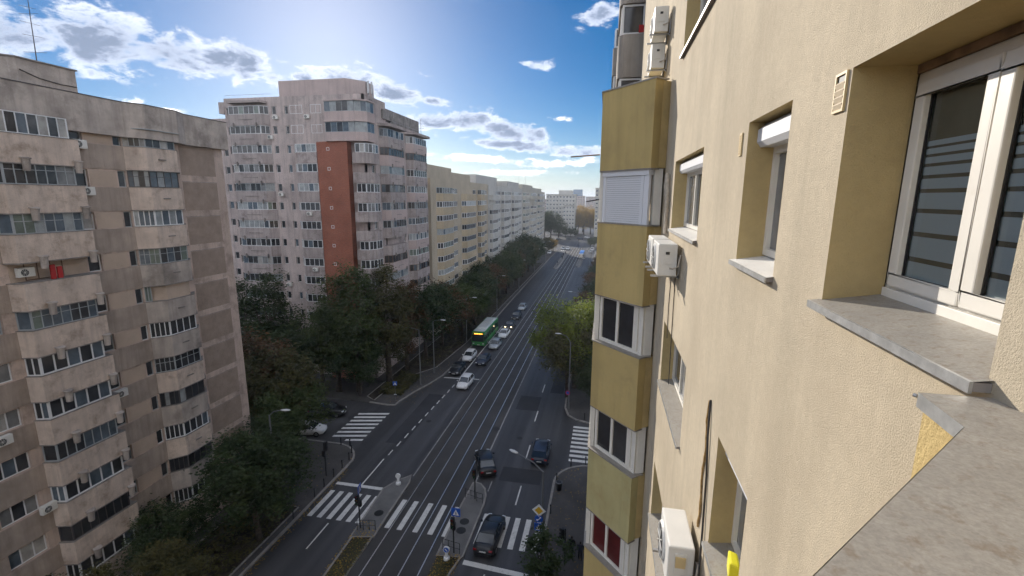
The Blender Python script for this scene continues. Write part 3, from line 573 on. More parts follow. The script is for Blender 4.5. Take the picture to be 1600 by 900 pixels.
# things hung on the wall
def ac_unit(name, label, org, ang, w=0.80, d=0.29, h=0.54, group=None, parts=True, brackets=True):
    """outdoor air conditioner; local x along the wall, -y outward, origin at its lower left corner on the wall"""
    t = thing(name, label, 'air conditioner', org, ang, group)
    b = MB().box(0, w, -d-0.06, -0.06, 0.03, h)
    o = b.build('casing', M['ac'], t, bevel=0.018)
    r = h*0.40
    g = MB(); g.tube([(w*0.36, -d-0.062, h*0.52), (w*0.36, -d-0.085, h*0.52)], [r, r*0.94], 24)
    g.build('fan_guard', M['ac'], t)
    MB().disc((w*0.36, -d-0.088, h*0.52), (0,1,0), r*0.86, 24, 0, 0.004).build('fan_opening', M['ac_dark'], t)
    gr = MB()
    for i in range(5):
        a = i*math.pi/5; gr.obox((w*0.36, -d-0.094, h*0.52), (math.cos(a)*r*0.86, 0, math.sin(a)*r*0.86), (0, 0.003, 0), (-math.sin(a)*0.006, 0, math.cos(a)*0.006))
    gr.build('fan_grille', M['ac'], t)
    if brackets:
        for x in (0.12*w, 0.84*w):
            MB().box(x, x+0.035, -d-0.14, -0.002, 0.0, 0.028).box(x, x+0.035, -0.03, -0.002, -0.02, 0.30).build('bracket', M['steel'] , t)
    return t
NY = math.atan2(-1, 0)       # local x runs toward -Y on our wall, outside is -X
def own_ac(label, ynear, z, w, d=0.27, h=0.5, side=True):
    t = ac_unit('air_conditioner', label, (WX, ynear + w, Z(z)), NY, w, d, h)
    MB().box(w+0.001, w+0.012, -d*0.75-0.06, -d*0.30-0.06, h*0.42, h*0.86).build('service_cover', M['ac'], t)
    MB().box(w+0.013, w+0.02, -d*0.62-0.06, -d*0.42-0.06, h*0.70, h*0.78).build('handle_recess', M['ac_dark'], t)
    MB().tube([(w+0.012, -0.16, h*0.3), (w+0.05, -0.12, h*0.3), (w+0.05, -0.05, h*0.36), (w+0.02, -0.02, h*0.7)], 0.012, 6).build('pipe', M['pipe'], t)
    return t
own_ac('nearer of the two white air conditioners side by side under the wide window', 7.08, -1.15, 0.80)
own_ac('farther of the two white air conditioners side by side under the wide window', 8.02, -1.15, 0.80)
t = own_ac('white air conditioner with aged yellow service cover low on the cream wall', 4.45, -4.03, 0.64, 0.26, 0.52)
MB().box(0.653, 0.668, -0.25, -0.15, 0.30, 0.42).build('yellow_cover', M['ac_yellow'], t)
own_ac('weathered air conditioner, upper of two on the wall above the bay', 10.45, 3.22, 0.8)
own_ac('weathered air conditioner, lower of two on the wall above the bay', 10.75, 2.62, 0.75)
b = MB().tube([(WX-0.03, 9.15, Z(0.0)), (WX-0.05, 9.2, Z(0.28)), (WX-0.06, 9.0, Z(0.42)), (WX-0.05, 8.85, Z(0.1)), (WX-0.05, 8.8, Z(-0.62))], 0.035, 8)
tag(b.build('wrapped_pipe', M['pipe']), 'beige wrapped pipes running up beside the wide window', 'pipe')
def hang(name, pts, r, m, label, cat): tag(MB().tube(pts, r, 6).build(name, M[m]), label, cat)
hang('cable', [(WX-0.01, 7.5, Z(-1.2)), (WX-0.012, 7.46, Z(-1.7)), (WX-0.012, 7.40, Z(-2.4)), (WX-0.012, 7.36, Z(-2.9))], 0.007, 'cable', 'thin dark cable hanging below the pair of air conditioners, nearer one', 'cable')
hang('cable', [(WX-0.01, 7.95, Z(-1.2)), (WX-0.012, 7.98, Z(-1.8)), (WX-0.012, 7.9, Z(-2.3))], 0.007, 'cable', 'short thin cable below the pair of air conditioners, farther one', 'cable')
hang('cable', [(WX-0.01, 4.62, Z(-1.95)), (WX-0.02, 4.56, Z(-2.3)), (WX-0.012, 4.50, Z(-2.7)), (WX-0.02, 4.42, Z(-3.3)), (WX-0.03, 4.36, Z(-3.8)), (WX-0.06, 4.42, Z(-4.2))], 0.011, 'cable', 'black cable looping down the wall to the low air conditioner', 'cable')
pts = [(WX-0.006, 4.66+0.03*math.sin(i*0.7), Z(-1.98-0.075*i)) for i in range(20)]
tag(MB().tube(pts, [0.012+0.010*RND.random() for _ in pts], 6).build('foam_seam', M['foam']), 'brown foam sealant seam running down the cream wall', 'sealant')
hang('laundry_pole', [(-0.20, 11.0, Z(0.95)), (-0.86, 11.25, Z(0.93))], 0.016, 'rust', 'thin pole sticking out of the upper ochre bay', 'pole')
hang('laundry_pole', [(-0.10, 11.6, Z(-0.02)), (-0.50, 11.9, Z(-0.09))], 0.016, 'frame_dark', 'dark pole sticking out beside the white roller shutter', 'pole')
tag(MB().prism([(WX+0.06, 3.76), (WX+0.14, 3.73), (WX+0.16, 3.90), (WX+0.09, 3.94)], Z(-3.225), Z(-3.05)).build('plastic_bag', M['yellowbag'], bevel=0.02), 'yellow plastic bag on the window sill below', 'bag')
# grey concrete bays farther along the same row
gb = thing('apartment_building', 'weathered grey concrete block with stacked bays beyond the ochre bay', 'building', (6, 34, 0), world=True)
MB().box(2.0, 14, 20.6, 44.5, 0, Z(10.5)).build('wall', M['wall_grey_near'], gb)
for (ya, x0, x1, yb) in ((20.8, 0.17, 1.99, 24.5), (32.0, -0.05, 1.99, 36.5)):
    for k in range(-9, 4):
        top = Z(0.95 + FL*k); bot = top-1.62
        pr = [(x1, ya), (x0+0.35, ya)] + [(x0+0.35-0.35*math.sin(rad(a)), ya+0.35-0.35*math.cos(rad(a))) for a in (20, 40, 60, 80)] + [(x0, yb), (x1, yb)]
        MB().prism(pr, bot, top).build('bay_parapet', M['wall_grey_near'], gb)
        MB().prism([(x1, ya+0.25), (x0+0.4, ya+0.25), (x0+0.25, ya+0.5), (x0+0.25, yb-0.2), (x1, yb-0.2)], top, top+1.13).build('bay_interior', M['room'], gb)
        win(gb, (x0+0.12, ya+0.08), (x1-0.02, ya+0.08), top+0.002, 1.10, 2, M['pvc_far'], None, 0.0, 0.07)
        win(gb, (x0+0.08, yb), (x0+0.08, ya+0.4), top+0.002, 1.10, 4, M['pvc_far'], None, 0.0, 0.07)
tag(MB().box(0.95, 1.22, 20.84, 20.88, Z(6.50), Z(6.78)).build('washing_bowl', M['redcloth'], bevel=0.015), 'red bowl behind the glass of the upper grey bay', 'bowl')

# ------------------------------------------------------------------ buildings across the street
FR = [M['pvc_far']]*5 + [M['frame_grey']]*3 + [M['frame_dark']]*1 + [M['frame_wood']]
def wall_bands(root, p, q, th, z_base, z_top, sills, winh, wins, mats, name='wall'):
    """one wall with real window recesses: solid behind, spandrels and piers proud of it; wins = [(u0,u1)] along p->q"""
    p = Vector((p[0], p[1])); q = Vector((q[0], q[1])); u = (q-p); W = u.length; u.normalize(); n = Vector((u.y, -u.x))
    def pt(a, d): v = p + u*a + n*d; return (v.x, v.y)
    b = MB()
    cuts = sorted(wins); solid = []; a = 0.0
    for (s, e) in cuts:
        if s > a + 1e-3: solid.append((a, s))
        a = e
    if a < W - 1e-3: solid.append((a, W))
    for (s, e) in solid: b.prism([pt(s, -th), pt(e, -th), pt(e, 0), pt(s, 0)], z_base, z_top)
    sl = sorted(sills)
    for (s, e) in cuts:
        z = z_base
        for k in sl:
            if k > z: b.prism([pt(s, -th), pt(e, -th), pt(e, -0.002), pt(s, -0.002)], z, k)
            z = k + winh
        if z < z_top: b.prism([pt(s, -th), pt(e, -th), pt(e, -0.002), pt(s, -0.002)], z, z_top)
    return b.build(name, mats, root), pt
def balcony(root, poly, top, ph, wh, npan, m, fr=None, panes=None, trans=None, open_=False, inset=0.05, one=False, closed=None, slab=True, hh=None):
    """one balcony: parapet, and on it the glazing of every side; poly = plan line with outside on the right hand"""
    bot = top-ph
    pr = MB().prism(list(poly), bot, top).build('balcony', m, root)
    if open_:
        return pr
    fr = fr or RND.choice(FR)
    for i in range(len(poly)-1):
        n = npan[i]
        if n <= 0: continue
        a = Vector(poly[i]); c = Vector(poly[i+1]); d = (c-a).normalized()
        win(pr, a + d*0.03, c - d*0.03, top+0.003, (hh or wh)-0.006, n, fr, panes, inset, 0.055, trans, one=one, name='glazing')
    # dark room behind the glass
    cx = sum(p[0] for p in poly)/len(poly); cy = sum(p[1] for p in poly)/len(poly)
    return pr
PAN_SETS = [None, None, None, None, [PANES[0], PANES[1]], [PANE_MILK, PANE_MILK, PANES[3]], [PANE_GREEN, PANE_GREEN, PANES[1]], [PANES[0], PANES[1]]]

# === the near block on the left =====================================================
LX = -32.8
lb_ = thing('apartment_building', 'weathered pinkish grey apartment block with stained balconies at the left edge', 'building', (-40, 20, 0), world=True)
S = [3.26-2.75*k for k in range(11)]; SZ = [Z(s) for s in S]; PH = 1.56; WH = 1.19
MB().box(-48, LX-0.30, -25, 36.1, 0, Z(5.6), 0).build('building_core', M['conc_dark'], lb_)
wl, pt = wall_bands(lb_, (LX, -25), (LX, 36.1), 0.295, 0, Z(3.85), SZ, 1.10, [(42.3, 44.2), (49.1, 49.95), (51.85, 52.4), (53.6, 55.6)], M['pink'])
# end wall toward the side street
MB().box(-48, LX-0.296, 36.1, 36.3, 0, Z(5.6)).build('end_wall', M['pink'], lb_)
# tall stained roof parapet, following the bay
MB().prism([(LX-0.3, -25), (LX+0.42, -25), (LX+0.42, 27.5), (-31.75, 28.4), (-31.75, 31.0), (LX+0.42, 32.2), (LX+0.42, 36.45), (-48.1, 36.45), (-48.1, 36.0), (LX-0.3, 36.0)], Z(3.86), Z(6.12)).build('roof_parapet', M['conc'], lb_)
MB().prism([(LX-0.34, -25), (LX+0.46, -25), (LX+0.46, 27.48), (-31.71, 28.38), (-31.71, 31.02), (LX+0.46, 32.22), (LX+0.46, 36.5), (LX-0.34, 36.5)], Z(6.122), Z(6.17)).build('roof_flashing', M['frame_dark'], lb_)
ph_ = MB().prism([(-34.9, 23.5), (-34.9, 26.75), (-43, 26.75), (-43, 21.5), (-36.5, 21.5)], Z(5.4), Z(8.0)).build('roof_house', M['conc'], lb_)
MB().prism([(-34.8, 23.45), (-34.8, 26.85), (-43, 26.85), (-43, 21.4), (-36.5, 21.4)], Z(8.002), Z(8.08)).build('roof_house_cap', M['conc_dark'], ph_)
MB().box(-48, LX-0.30, -25, 36.0, Z(5.6), Z(5.62)).build('roof_deck', M['roof'], lb_)
# recessed tan panels of the end column, window band and ribbed spandrels
for k, s in enumerate(SZ):
    ubox('panel', lb_, LX-0.02, LX+0.012, 31.85, 35.2, s+0.62-FL+0.42, s+0.62-0.12, M['panel_tan'])
    MB().tube([(-34.86, 23.6, Z(7.35)), (-34.86, 24.6, Z(7.05)), (-34.86, 25.8, Z(6.95)), (-34.86, 26.7, Z(6.98))], 0.03, 5).build('sagging_cable', M['cable'], lb_) if k == 0 else None
    ubox('panel_joint', lb_, LX-0.02, LX+0.006, 31.80, 35.25, s+0.62-0.10, s+0.62-0.06, M['conc_dark'])
    for (a, c) in ((25.02, 26.75),): 
        ubox('band_panel', lb_, LX-0.02, LX+0.014, a+0.02, c-0.02, s+0.04, s+1.06, M['band_tan'])
        ubox('spandrel_panel', lb_, LX-0.02, LX+0.05, 24.1, 27.45, s-FL+1.16, s-0.03, M['rib'])
    ubox('band_panel', lb_, LX-0.02, LX+0.014, 12, 17.25, s+0.04, s+1.06, M['rib'])
    ubox('spandrel_panel', lb_, LX-0.02, LX+0.05, 12, 19.7, s-FL+1.16, s-0.03, M['rib'])
# flat windows
def wu(y): return (LX, y)
for k, s in enumerate(SZ):
    win(lb_, (LX-0.16, 17.3), (LX-0.16, 19.2), s, 1.10, 3, M['pvc_far'] if k > 4 else M['frame_grey'], None)
    win(lb_, (LX-0.16, 24.1), (LX-0.16, 24.95), s, 1.10, 1, RND.choice([M['pvc_far'], M['pvc_far'], M['frame_grey']]), PANES[0] if k not in (2,) else PANES[4])
    win(lb_, (LX-0.10, 26.85), (LX-0.10, 27.4), s, 1.10, 1, M['pvc_far'] if k in (5, 8, 10) else M['frame_grey'], [PANES[0], PANES[1]])
    win(lb_, (LX-0.16, 28.6), (LX-0.16, 30.6), s, 1.10, 2, M['frame_wood'], [PANES[0], PANES[1]])
# first bay: long balconies with rounded spouts at both ends
B1F = LX + 0.85
for k, s in enumerate(SZ):
    style = ['wood', 'mesh', 'milk', 'open', 'green', 'pvc', 'pvc', 'grey', 'pvc', 'dark', 'pvc'][k]
    poly = [(LX, 19.75), (B1F, 20.0), (B1F, 23.62)]
    par_ = MB().prism([(LX+0.002, 19.7), (B1F+0.02, 19.95), (B1F+0.02, 24.02), (LX+0.002, 24.02)], s-PH, s).build('balcony', M['pink_par'], lb_)
    MB().prism([(LX+0.003, 19.68), (B1F+0.05, 19.93), (B1F+0.05, 24.05), (LX+0.003, 24.05)], s-PH-0.06, s-PH-0.002).build('slab_edge', M['conc_dark'], par_)
    MB().prism([(LX+0.003, 19.66), (B1F+0.045, 19.92), (B1F+0.045, 24.04), (LX+0.003, 24.04)], s+0.001, s+0.035).build('ledge', M['conc_dark'], par_)
    for yy in (21.05, 23.75):
        sp = MB().tube([(B1F+0.10, yy, s-PH-0.42), (B1F+0.14, yy, s-PH+0.28)], [0.17, 0.19], 12)
        sp.tube([(B1F+0.13, yy, s-PH+0.26), (B1F+0.14, yy, s-PH+0.32)], [0.25, 0.25], 12)
        sp.build('rain_spout', M['conc'], par_, smooth=False)
    kw = {'wood': (M['frame_wood'], None, None), 'mesh': (M['frame_grey'], [PANES[1], PANES[2], PANES[0]], 0.80), 'milk': (M['frame_grey'], [PANE_GREEN, PANE_MILK, PANES[3]], 0.70), 'green': (M['frame_grey'], [PANE_GREEN, PANES[1], PANES[3]], 0.75), 'pvc': (M['pvc_far'], [PANES[0], PANES[0], PANES[1], PANES[3]], None), 'grey': (M['frame_grey'], [PANES[1], PANES[3], PANES[0]], None), 'dark': (M['frame_dark'], [PANES[0], PANES[1]], None)}
    if style == 'open':
        MB().box(LX-0.01, LX+0.02, 19.9, 24.0, s, s+1.16).build('loggia_wall', M['band_tan'], par_)
        win(par_, (LX+0.03, 20.6), (LX+0.03, 22.6), s+0.05, 1.05, 3, M['frame_wood'], PANES[0]); 
        continue
    fr, pn, tr = kw[style]
    if k == 0: pn = [PANES[0], PANES[4], PANES[1], PANES[3]]; fr = M['pvc_far']
    f1 = win(par_, (LX+0.02, 19.80), (B1F-0.06, 20.02), s+0.036, 1.15, 2 if style == 'pvc' else 1, fr, pn, 0.0, 0.07, None, name='glazing')
    f2 = win(par_, (B1F-0.06, 20.05), (B1F-0.06, 23.60), s+0.036, 1.15, {'pvc': 5, 'wood': 7}.get(style, 7), fr, pn, 0.0, 0.085 if style == 'pvc' else 0.05, tr, name='glazing')
    win(par_, (B1F-0.06, 23.61), (LX+0.02, 23.63), s+0.036, 1.15, 1, fr, pn, 0.0, 0.06, name='glazing')
# second bay: slanted side, straight front
bp = [(LX, 27.4), (-31.9, 28.36), (-31.9, 30.75), (LX, 31.65)]
for k, s in enumerate(SZ):
    m = M['conc'] if k in (3, 4, 5, 7, 9) else M['pink_par']
    par_ = MB().prism([(LX+0.002, 27.4), (-31.88, 28.36), (-31.88, 30.77), (LX+0.002, 31.68)], s-PH, s).build('balcony', m, lb_)
    MB().prism([(LX+0.003, 27.34), (-31.82, 28.32), (-31.82, 30.80), (LX+0.003, 31.72)], s-PH-0.05, s-PH-0.002).build('slab_edge', M['conc_dark'], par_)
    MB().prism([(LX+0.003, 27.36), (-31.85, 28.34), (-31.85, 30.79), (LX+0.003, 31.70)], s+0.001, s+0.03).build('ledge', M['conc_dark'], par_)
    MB().box(-31.879, -31.80, 29.2, 29.75, s-0.80, s-0.72).build('rain_spout', M['conc_dark'], par_)
    st = ['frame_grey', 'frame_dark', 'pvc_far', 'frame_grey', 'boxed', 'pvc_far', 'frame_grey', 'frame_dark', 'pvc_far', 'frame_dark', 'pvc_far'][k]
    if st == 'boxed':
        MB().prism([(LX+0.01, 27.95), (-32.05, 28.6), (-32.05, 30.6), (LX+0.01, 31.2)], s+0.031, s+1.17).build('infill_box', M['band_tan'], par_)
        win(par_, (LX+0.03, 27.48), (-32.5, 27.80), s+0.031, 1.14, 2, M['frame_grey'], PANE_GREEN, 0.05, name='glazing'); continue
    pn = {0: [PANES[2], PANES[4], PANES[1]], 1: [PANES[1], PANE_MILK, PANES[3]], 2: [PANE_MILK, PANE_MILK, PANES[3]], 3: [PANES[3], PANES[1], PANE_GREEN], 5: [PANES[0], PANES[1]], 6: [PANES[0]], 7: [PANES[0], PANE_MILK], 8: [PANES[0], PANES[1], PANES[3]], 9: [PANES[0]], 10: [PANES[0], PANES[1]]}[k]
    for (a, c, n) in (((LX+0.02, 27.50), (-31.97, 28.40), 4), ((-31.96, 28.42), (-31.96, 30.70), 4), ((-31.98, 30.72), (LX+0.02, 31.5), 2)):
        win(par_, a, c, s+0.031, 1.14, n, M[st], pn, 0.0, 0.06 if st == 'pvc_far' else 0.045, 0.72 if k in (3, 6, 1) else None, name='glazing')
MB().prism([(LX, 27.2), (-31.6, 28.3), (-31.6, 30.9), (LX, 31.8)], SZ[0]+1.20, SZ[0]+1.25).build('bay_canopy', M['frame_grey'], lb_)
# clutter on the open balcony
for (yy, m, hgt) in ((21.6, 'redcloth', 0.9), (21.95, 'redcloth', 0.75)):
    tag(MB().box(B1F-0.25, B1F-0.12, yy-0.13, yy+0.13, SZ[3]+0.036, SZ[3]+hgt).build('red_garment', M[m], bevel=0.04), ('left' if yy < 21.8 else 'right') + ' one of two red garments hanging on the open balcony', 'garment')
def facade_ac(label, x, y, z, ang, group=None): return ac_unit('air_conditioner', label, (x, y, z), ang, 0.8, 0.28, 0.56, group, brackets=False)
UP = math.pi/2
for (yy, k, dz, lab) in ((24.15, 1, -0.58, 'under the small window, second storey from the roof'), (20.1, 3, 0.30, 'inside the open balcony with red garments'), (24.2, 6, -0.60, 'beside the seventh storey balcony, pipe behind it'), (17.6, 6, -0.62, 'under the three pane window near the left edge'), (19.0, 8, -0.3, 'left of the white framed lower balcony'), (24.1, 0, -0.45, 'below the small top storey window')):
    facade_ac('white air conditioner on the left block ' + lab, LX + (0.052 if k != 3 else 0.06), yy, SZ[k]+dz, UP, 'air conditioners on the left block')
# antenna on its roof
an = thing('roof_antenna', 'tall thin television antenna mast on the left roof house', 'antenna', (-37, 27.0 - 0.9, Z(8.08)))
MB().tube([(0, 0, 0), (0.0, 0.12, 4.7)], [0.035, 0.02], 6).build('mast', M['frame_dark'], an)
for (zz, l, a) in ((1.0, 0.7, 20), (2.0, 0.45, 60), (2.75, 0.5, 80), (3.3, 0.65, 10), (3.7, 0.4, 70), (4.5, 0.45, 15)):
    MB().tube([(-l*math.cos(rad(a)), -l*math.sin(rad(a)), zz), (l*math.cos(rad(a)), l*math.sin(rad(a)), zz)], 0.012, 5).build('antenna_rod', M['frame_dark'], an)

# === the tall corner block with the brick panel =======================================
mb_ = thing('apartment_building', 'tall grey lilac corner block with red brick panel', 'building', (-45, 72, 0), world=True)
S2 = [11.67-2.75*k for k in range(14)]; S2Z = [Z(s) for s in S2]
FY = 63.6; MX = -34.0
MB().box(-56.2, MX-0.3, FY+0.3, 84.3, 0, Z(13.4)).build('building_core', M['conc_dark'], mb_)
wall_bands(mb_, (-56.5, FY), (MX, FY), 0.298, 0, Z(14.1), S2Z, 1.12, [(0.25, 0.75), (7.9, 8.6), (10.0, 10.6)], M['lilac'])
wall_bands(mb_, (MX, FY), (MX, 70.3), 0.298, 0, Z(14.1), S2Z, 1.12, [(1.6, 2.7), (5.2, 5.8)], M['lilac'], 'street_wall')
wall_bands(mb_, (MX, 70.302), (MX, 84.5), 0.298, 0, Z(11.3), S2Z[1:], 1.12, [(5.3, 5.9), (7.0, 7.5)], M['lilac'], 'street_wall')
MB().box(-56.5, -56.202, FY+0.002, 84.5, 0, Z(14.1)).build('side_wall', M['lilac'], mb_)
MB().box(-56.2, MX-0.002, FY+0.302, 70.3, Z(13.6), Z(13.7)).build('roof_deck', M['roof'], mb_)
MB().prism([(-57.4, FY-0.1), (-57.4, 70), (-56.502, 70), (-56.502, FY-0.1)], Z(12.0), Z(13.6)).build('side_projection', M['lilac'], mb_)
MB().prism([(-48.3, 65.2), (-37.5, 65.2), (-35.6, 67.4), (-35.6, 70), (-48.3, 70)], Z(13.7), Z(16.6)).build('roof_house', M['rose'], mb_)
MB().box(-34.6, MX+0.25, 69.0, 72.4, Z(11.6), Z(13.0)).build('roof_house', M['conc_dark'], mb_)
for (a, c) in (((-56.3, FY+0.1), (-48.6, FY+0.1)), ((MX-0.1, 70.5), (MX-0.1, 84.3))):
    r = MB(); zz = Z(14.1) if c[0] < -40 else Z(11.3)
    r.tube([(*a, zz+0.45), (*c, zz+0.45)], 0.02, 5)
    for i in range(9): t = i/8; r.tube([(a[0]+(c[0]-a[0])*t, a[1]+(c[1]-a[1])*t, zz), (a[0]+(c[0]-a[0])*t, a[1]+(c[1]-a[1])*t, zz+0.45)], 0.015, 4)
    r.build('roof_railing', M['steel'], mb_)
for k, s in enumerate(S2Z):
    win(mb_, (-56.25, FY+0.14), (-55.75, FY+0.14), s, 1.12, 1, M['pvc_far'], None)
    win(mb_, (-48.6, FY+0.14), (-47.9, FY+0.14), s, 1.12, 1, M['pvc_far'], [PANES[0], PANES[1]])
    win(mb_, (-46.5, FY+0.14), (-45.9, FY+0.14), s, 1.12, 1, M['pvc_far'], [PANES[0], PANES[1], PANES[3]])
    win(mb_, (MX-0.14, FY+1.6), (MX-0.14, FY+2.7), s, 1.12, 2, M['pvc_far'], None, one=True)
    win(mb_, (MX-0.14, FY+5.2), (MX-0.14, FY+5.8), s, 1.12, 1, M['frame_dark'], [PANES[0]])
    if k:
        win(mb_, (MX-0.14, 75.6), (MX-0.14, 76.2), s, 1.12, 1, M['pvc_far'], None); win(mb_, (MX-0.14, 77.3), (MX-0.14, 77.8), s, 1.12, 1, M['frame_dark'], None)
    # column A: wide bay at the left
    pA = [(-55.4, FY-0.002), (-55.2, FY-0.9), (-50.0, FY-0.9), (-49.0, FY-0.002)]
    par_ = MB().prism(pA, s-PH, s).build('balcony', M['lilac_par'], mb_)
    for xx in (-54.4, -50.6): MB().tube([(xx, FY-0.98, s-PH-0.25), (xx, FY-1.0, s-PH+0.35)], 0.12, 8).build('rain_spout', M['conc_dark'], par_)
    MB().box(-53.6, -51.2, FY-0.96, FY-0.902, s-0.78, s-0.70).build('facade_slot', M['conc_dark'], par_)
    fr = RND.choice(FR[:8])
    for (i, n) in ((0, 1), (1, 6), (2, 2)):
        a = Vector(pA[i]); c = Vector(pA[i+1]); d = (c-a).normalized(); win(par_, a+d*0.05, c-d*0.05, s+0.004, 1.17, n, fr, RND.choice(PAN_SETS), 0.08, 0.07, name='glazing')
    if k == 0: MB().prism([(-55.0, FY-0.002), (-55.0, FY-1.2), (-49.6, FY-1.2), (-49.2, FY-0.002)], s+1.55, s+1.85).build('canopy', M['lilac_par'], mb_)
    # column B: bay left of the brick
    if k >= 2:
        pB = [(-45.2, FY-0.002), (-44.6, FY-1.3), (-40.95, FY-1.3), (-40.95, FY-0.9)]
        par_ = MB().prism([(-44.4, FY-0.002), (-44.2, FY-1.3), (-40.95, FY-1.3), (-40.95, FY-0.002)], s-PH, s).build('balcony', M['lilac_par'], mb_)
        fr = RND.choice(FR[:8]); ps = RND.choice(PAN_SETS)
        win(par_, (-45.3, FY-0.1), (-44.35, FY-1.2), s+0.004, 1.17, 2, M['pvc_far'], None, 0.05, 0.06, name='glazing')
        win(par_, (-44.15, FY-1.25), (-41.0, FY-1.25), s+0.004, 1.17, 4, fr, ps, 0.0, 0.07, name='glazing')
    else:
        for (a, c) in ((-45.6, -43.6), (-42.3, -40.6)): win(mb_, (a, FY-0.01), (c, FY-0.01), s, 1.2, 2, M['pvc_far'], [PANES[1], PANES[3], PANES[0]])
        # the two topmost balconies span the brick panel
        pT = [(-40.0, FY-0.002), (-39.2, FY-1.5), (-34.6, FY-1.5), (-33.2, FY-0.6), (-33.2, FY+1.6), (MX, FY+1.6)]
        par_ = MB().prism(pT, s-1.30, s-0.1).build('balcony', M['rose'], mb_)
        win(par_, (-39.2, FY-1.45), (-34.7, FY-1.45), s-0.096, 1.36, 5, M['frame_grey'], [PANES[3], PANE_MILK, PANES[1]], 0.0, 0.06, name='glazing')
        win(par_, (-34.62, FY-1.44), (-33.26, FY-0.56), s-0.096, 1.36, 2, M['frame_grey'], [PANES[3], PANE_MILK], 0.0, 0.06, name='glazing')
        win(par_, (-33.26, FY-0.52), (-33.26, FY+1.5), s-0.096, 1.36, 2, M['frame_grey'], [PANES[3], PANE_MILK], 0.0, 0.06, name='glazing')
        MB().prism([(-40.0, FY-0.002), (-39.2, FY-1.6), (-34.5, FY-1.6), (-33.1, FY-0.6), (-33.1, FY+1.7), (MX, FY+1.7)], s+1.28, s+1.44).build('canopy', M['rose'], mb_)
    # corner bay right of the brick
    if k >= 2:
        pC = [(-35.6, FY-1.0), (-35.2, FY-1.55), (-33.5, FY-1.2), (-32.9, FY+0.2), (-32.9, FY+1.9), (MX+0.002, FY+2.1), (MX+0.002, FY-0.3)]
        par_ = MB().prism(pC, s-PH, s-0.1).build('balcony', M['lilac_par'], mb_)
        fr = RND.choice(FR[:6]); ps = RND.choice(PAN_SETS)
        if k not in (3, 6):
            win(par_, (-34.9, FY-1.35), (-33.6, FY-1.1), s-0.096, 1.25, 2, fr, ps, 0, 0.07, name='glazing')
            win(par_, (-33.52, FY-1.1), (-33.0, FY+0.15), s-0.096, 1.25, 2, fr, ps, 0, 0.07, name='glazing')
            win(par_, (-33.0, FY+0.2), (-33.0, FY+1.85), s-0.096, 1.25, 2, fr, ps, 0, 0.07, name='glazing')
        win(mb_, (-39.4, FY-1.215), (-38.95, FY-1.215), s+0.2, 0.45, 1, M['pvc_far'], PANES[0])
    # street bays C and D
    if k >= (1 if True else 0):
        for (y0, y1, c_) in ((68.6, 74.3, 'C'), (78.2, 84.2, 'D')):
            if k == 0: continue
            pD = [(MX+0.002, y0-0.9), (-32.85, y0), (-32.85, y1), (MX+0.002, y1+0.3)]
            par_ = MB().prism(pD, s-PH, s).build('balcony', M['lilac_par'] if (k+ord(c_)) % 3 else M['rose'], mb_)
            fr = RND.choice(FR); ps = RND.choice(PAN_SETS)
            if RND.random() < 0.93:
                win(par_, (MX+0.08, y0-0.80), (-32.93, y0-0.02), s+0.004, 1.17, 2, fr, ps, 0, 0.06, name='glazing')
                win(par_, (-32.92, y0+0.03), (-32.92, y1-0.03), s+0.004, 1.17, 6, fr, ps, 0, 0.07, name='glazing')
            for yy in (y0+0.9, y1-0.8): MB().tube([(-32.76, yy, s-PH-0.2), (-32.74, yy, s-PH+0.35)], 0.11, 8).build('rain_spout', M['conc_dark'], par_)
            MB().box(-32.848, -32.79, y0+2.0, y1-2.0, s-0.78, s-0.70).build('facade_slot', M['conc_dark'], par_)
            if k == 1: MB().prism([(MX, y0-1.2), (-32.3, y0-0.3), (-32.3, y1+0.3), (MX, y1+0.4)], s+1.45, s+1.85).build('canopy', M['lilac_par'], mb_)
MB().box(-40.94, -36.2, FY-1.2, FY-0.004, 0, S2Z[1]-1.32).build('brick_panel', M['brick'], mb_)
for (xx, k, lab) in ((-48.3, 0, 'first'), (-49.4, 1, 'second'), (-48.4, 4, 'fifth'), (-43.0, 5, 'sixth'), (-48.3, 9, 'tenth'), (-42.7, 8, 'ninth'), (-43.2, 0, 'first')):
    facade_ac('white air conditioner on the brick panelled block, %s storey from top%s' % (lab, ', right of two' if (k == 0 and xx > -45) else (', left of two' if k == 0 else '')), xx, (FY-0.002) if xx < -45 or k == 0 else FY-1.31, S2Z[k]-0.75, 0.0, 'air conditioners on the brick panelled block')
ta = thing('telecom_antenna', 'cluster of grey telecom panel antennas on the corner block roof', 'antenna', (-35.4, 68.0, Z(14.1)))
for (dx, dy) in ((0, 0), (0.5, 0.2), (0.25, -0.4)):
    MB().tube([(dx, dy, -0.5), (dx, dy, 2.6)], 0.05, 6).build('mast', M['steel'], ta); MB().box(dx-0.13, dx+0.13, dy-0.2, dy-0.08, 0.9, 2.5).build('panel_antenna', M['lamphead'], ta)

# recessed wing at its left, half hidden by the near block
wall_bands(mb_, (-80, 67.0), (-57.4, 67.0), 0.298, 0, Z(11.9), S2Z[1:], 1.12, [(19.6, 20.4), (21.3, 22.0)], M['lilac'], 'wing_wall')
MB().box(-80, -56.52, 67.3, 84, 0, Z(11.2)).build('wing_core', M['conc_dark'], mb_)
for s in S2Z[1:]:
    win(mb_, (-60.4, 67.14), (-59.6, 67.14), s, 1.12, 1, M['pvc_far'], None); win(mb_, (-58.7, 67.14), (-58.0, 67.14), s, 1.12, 1, M['pvc_far'], None)
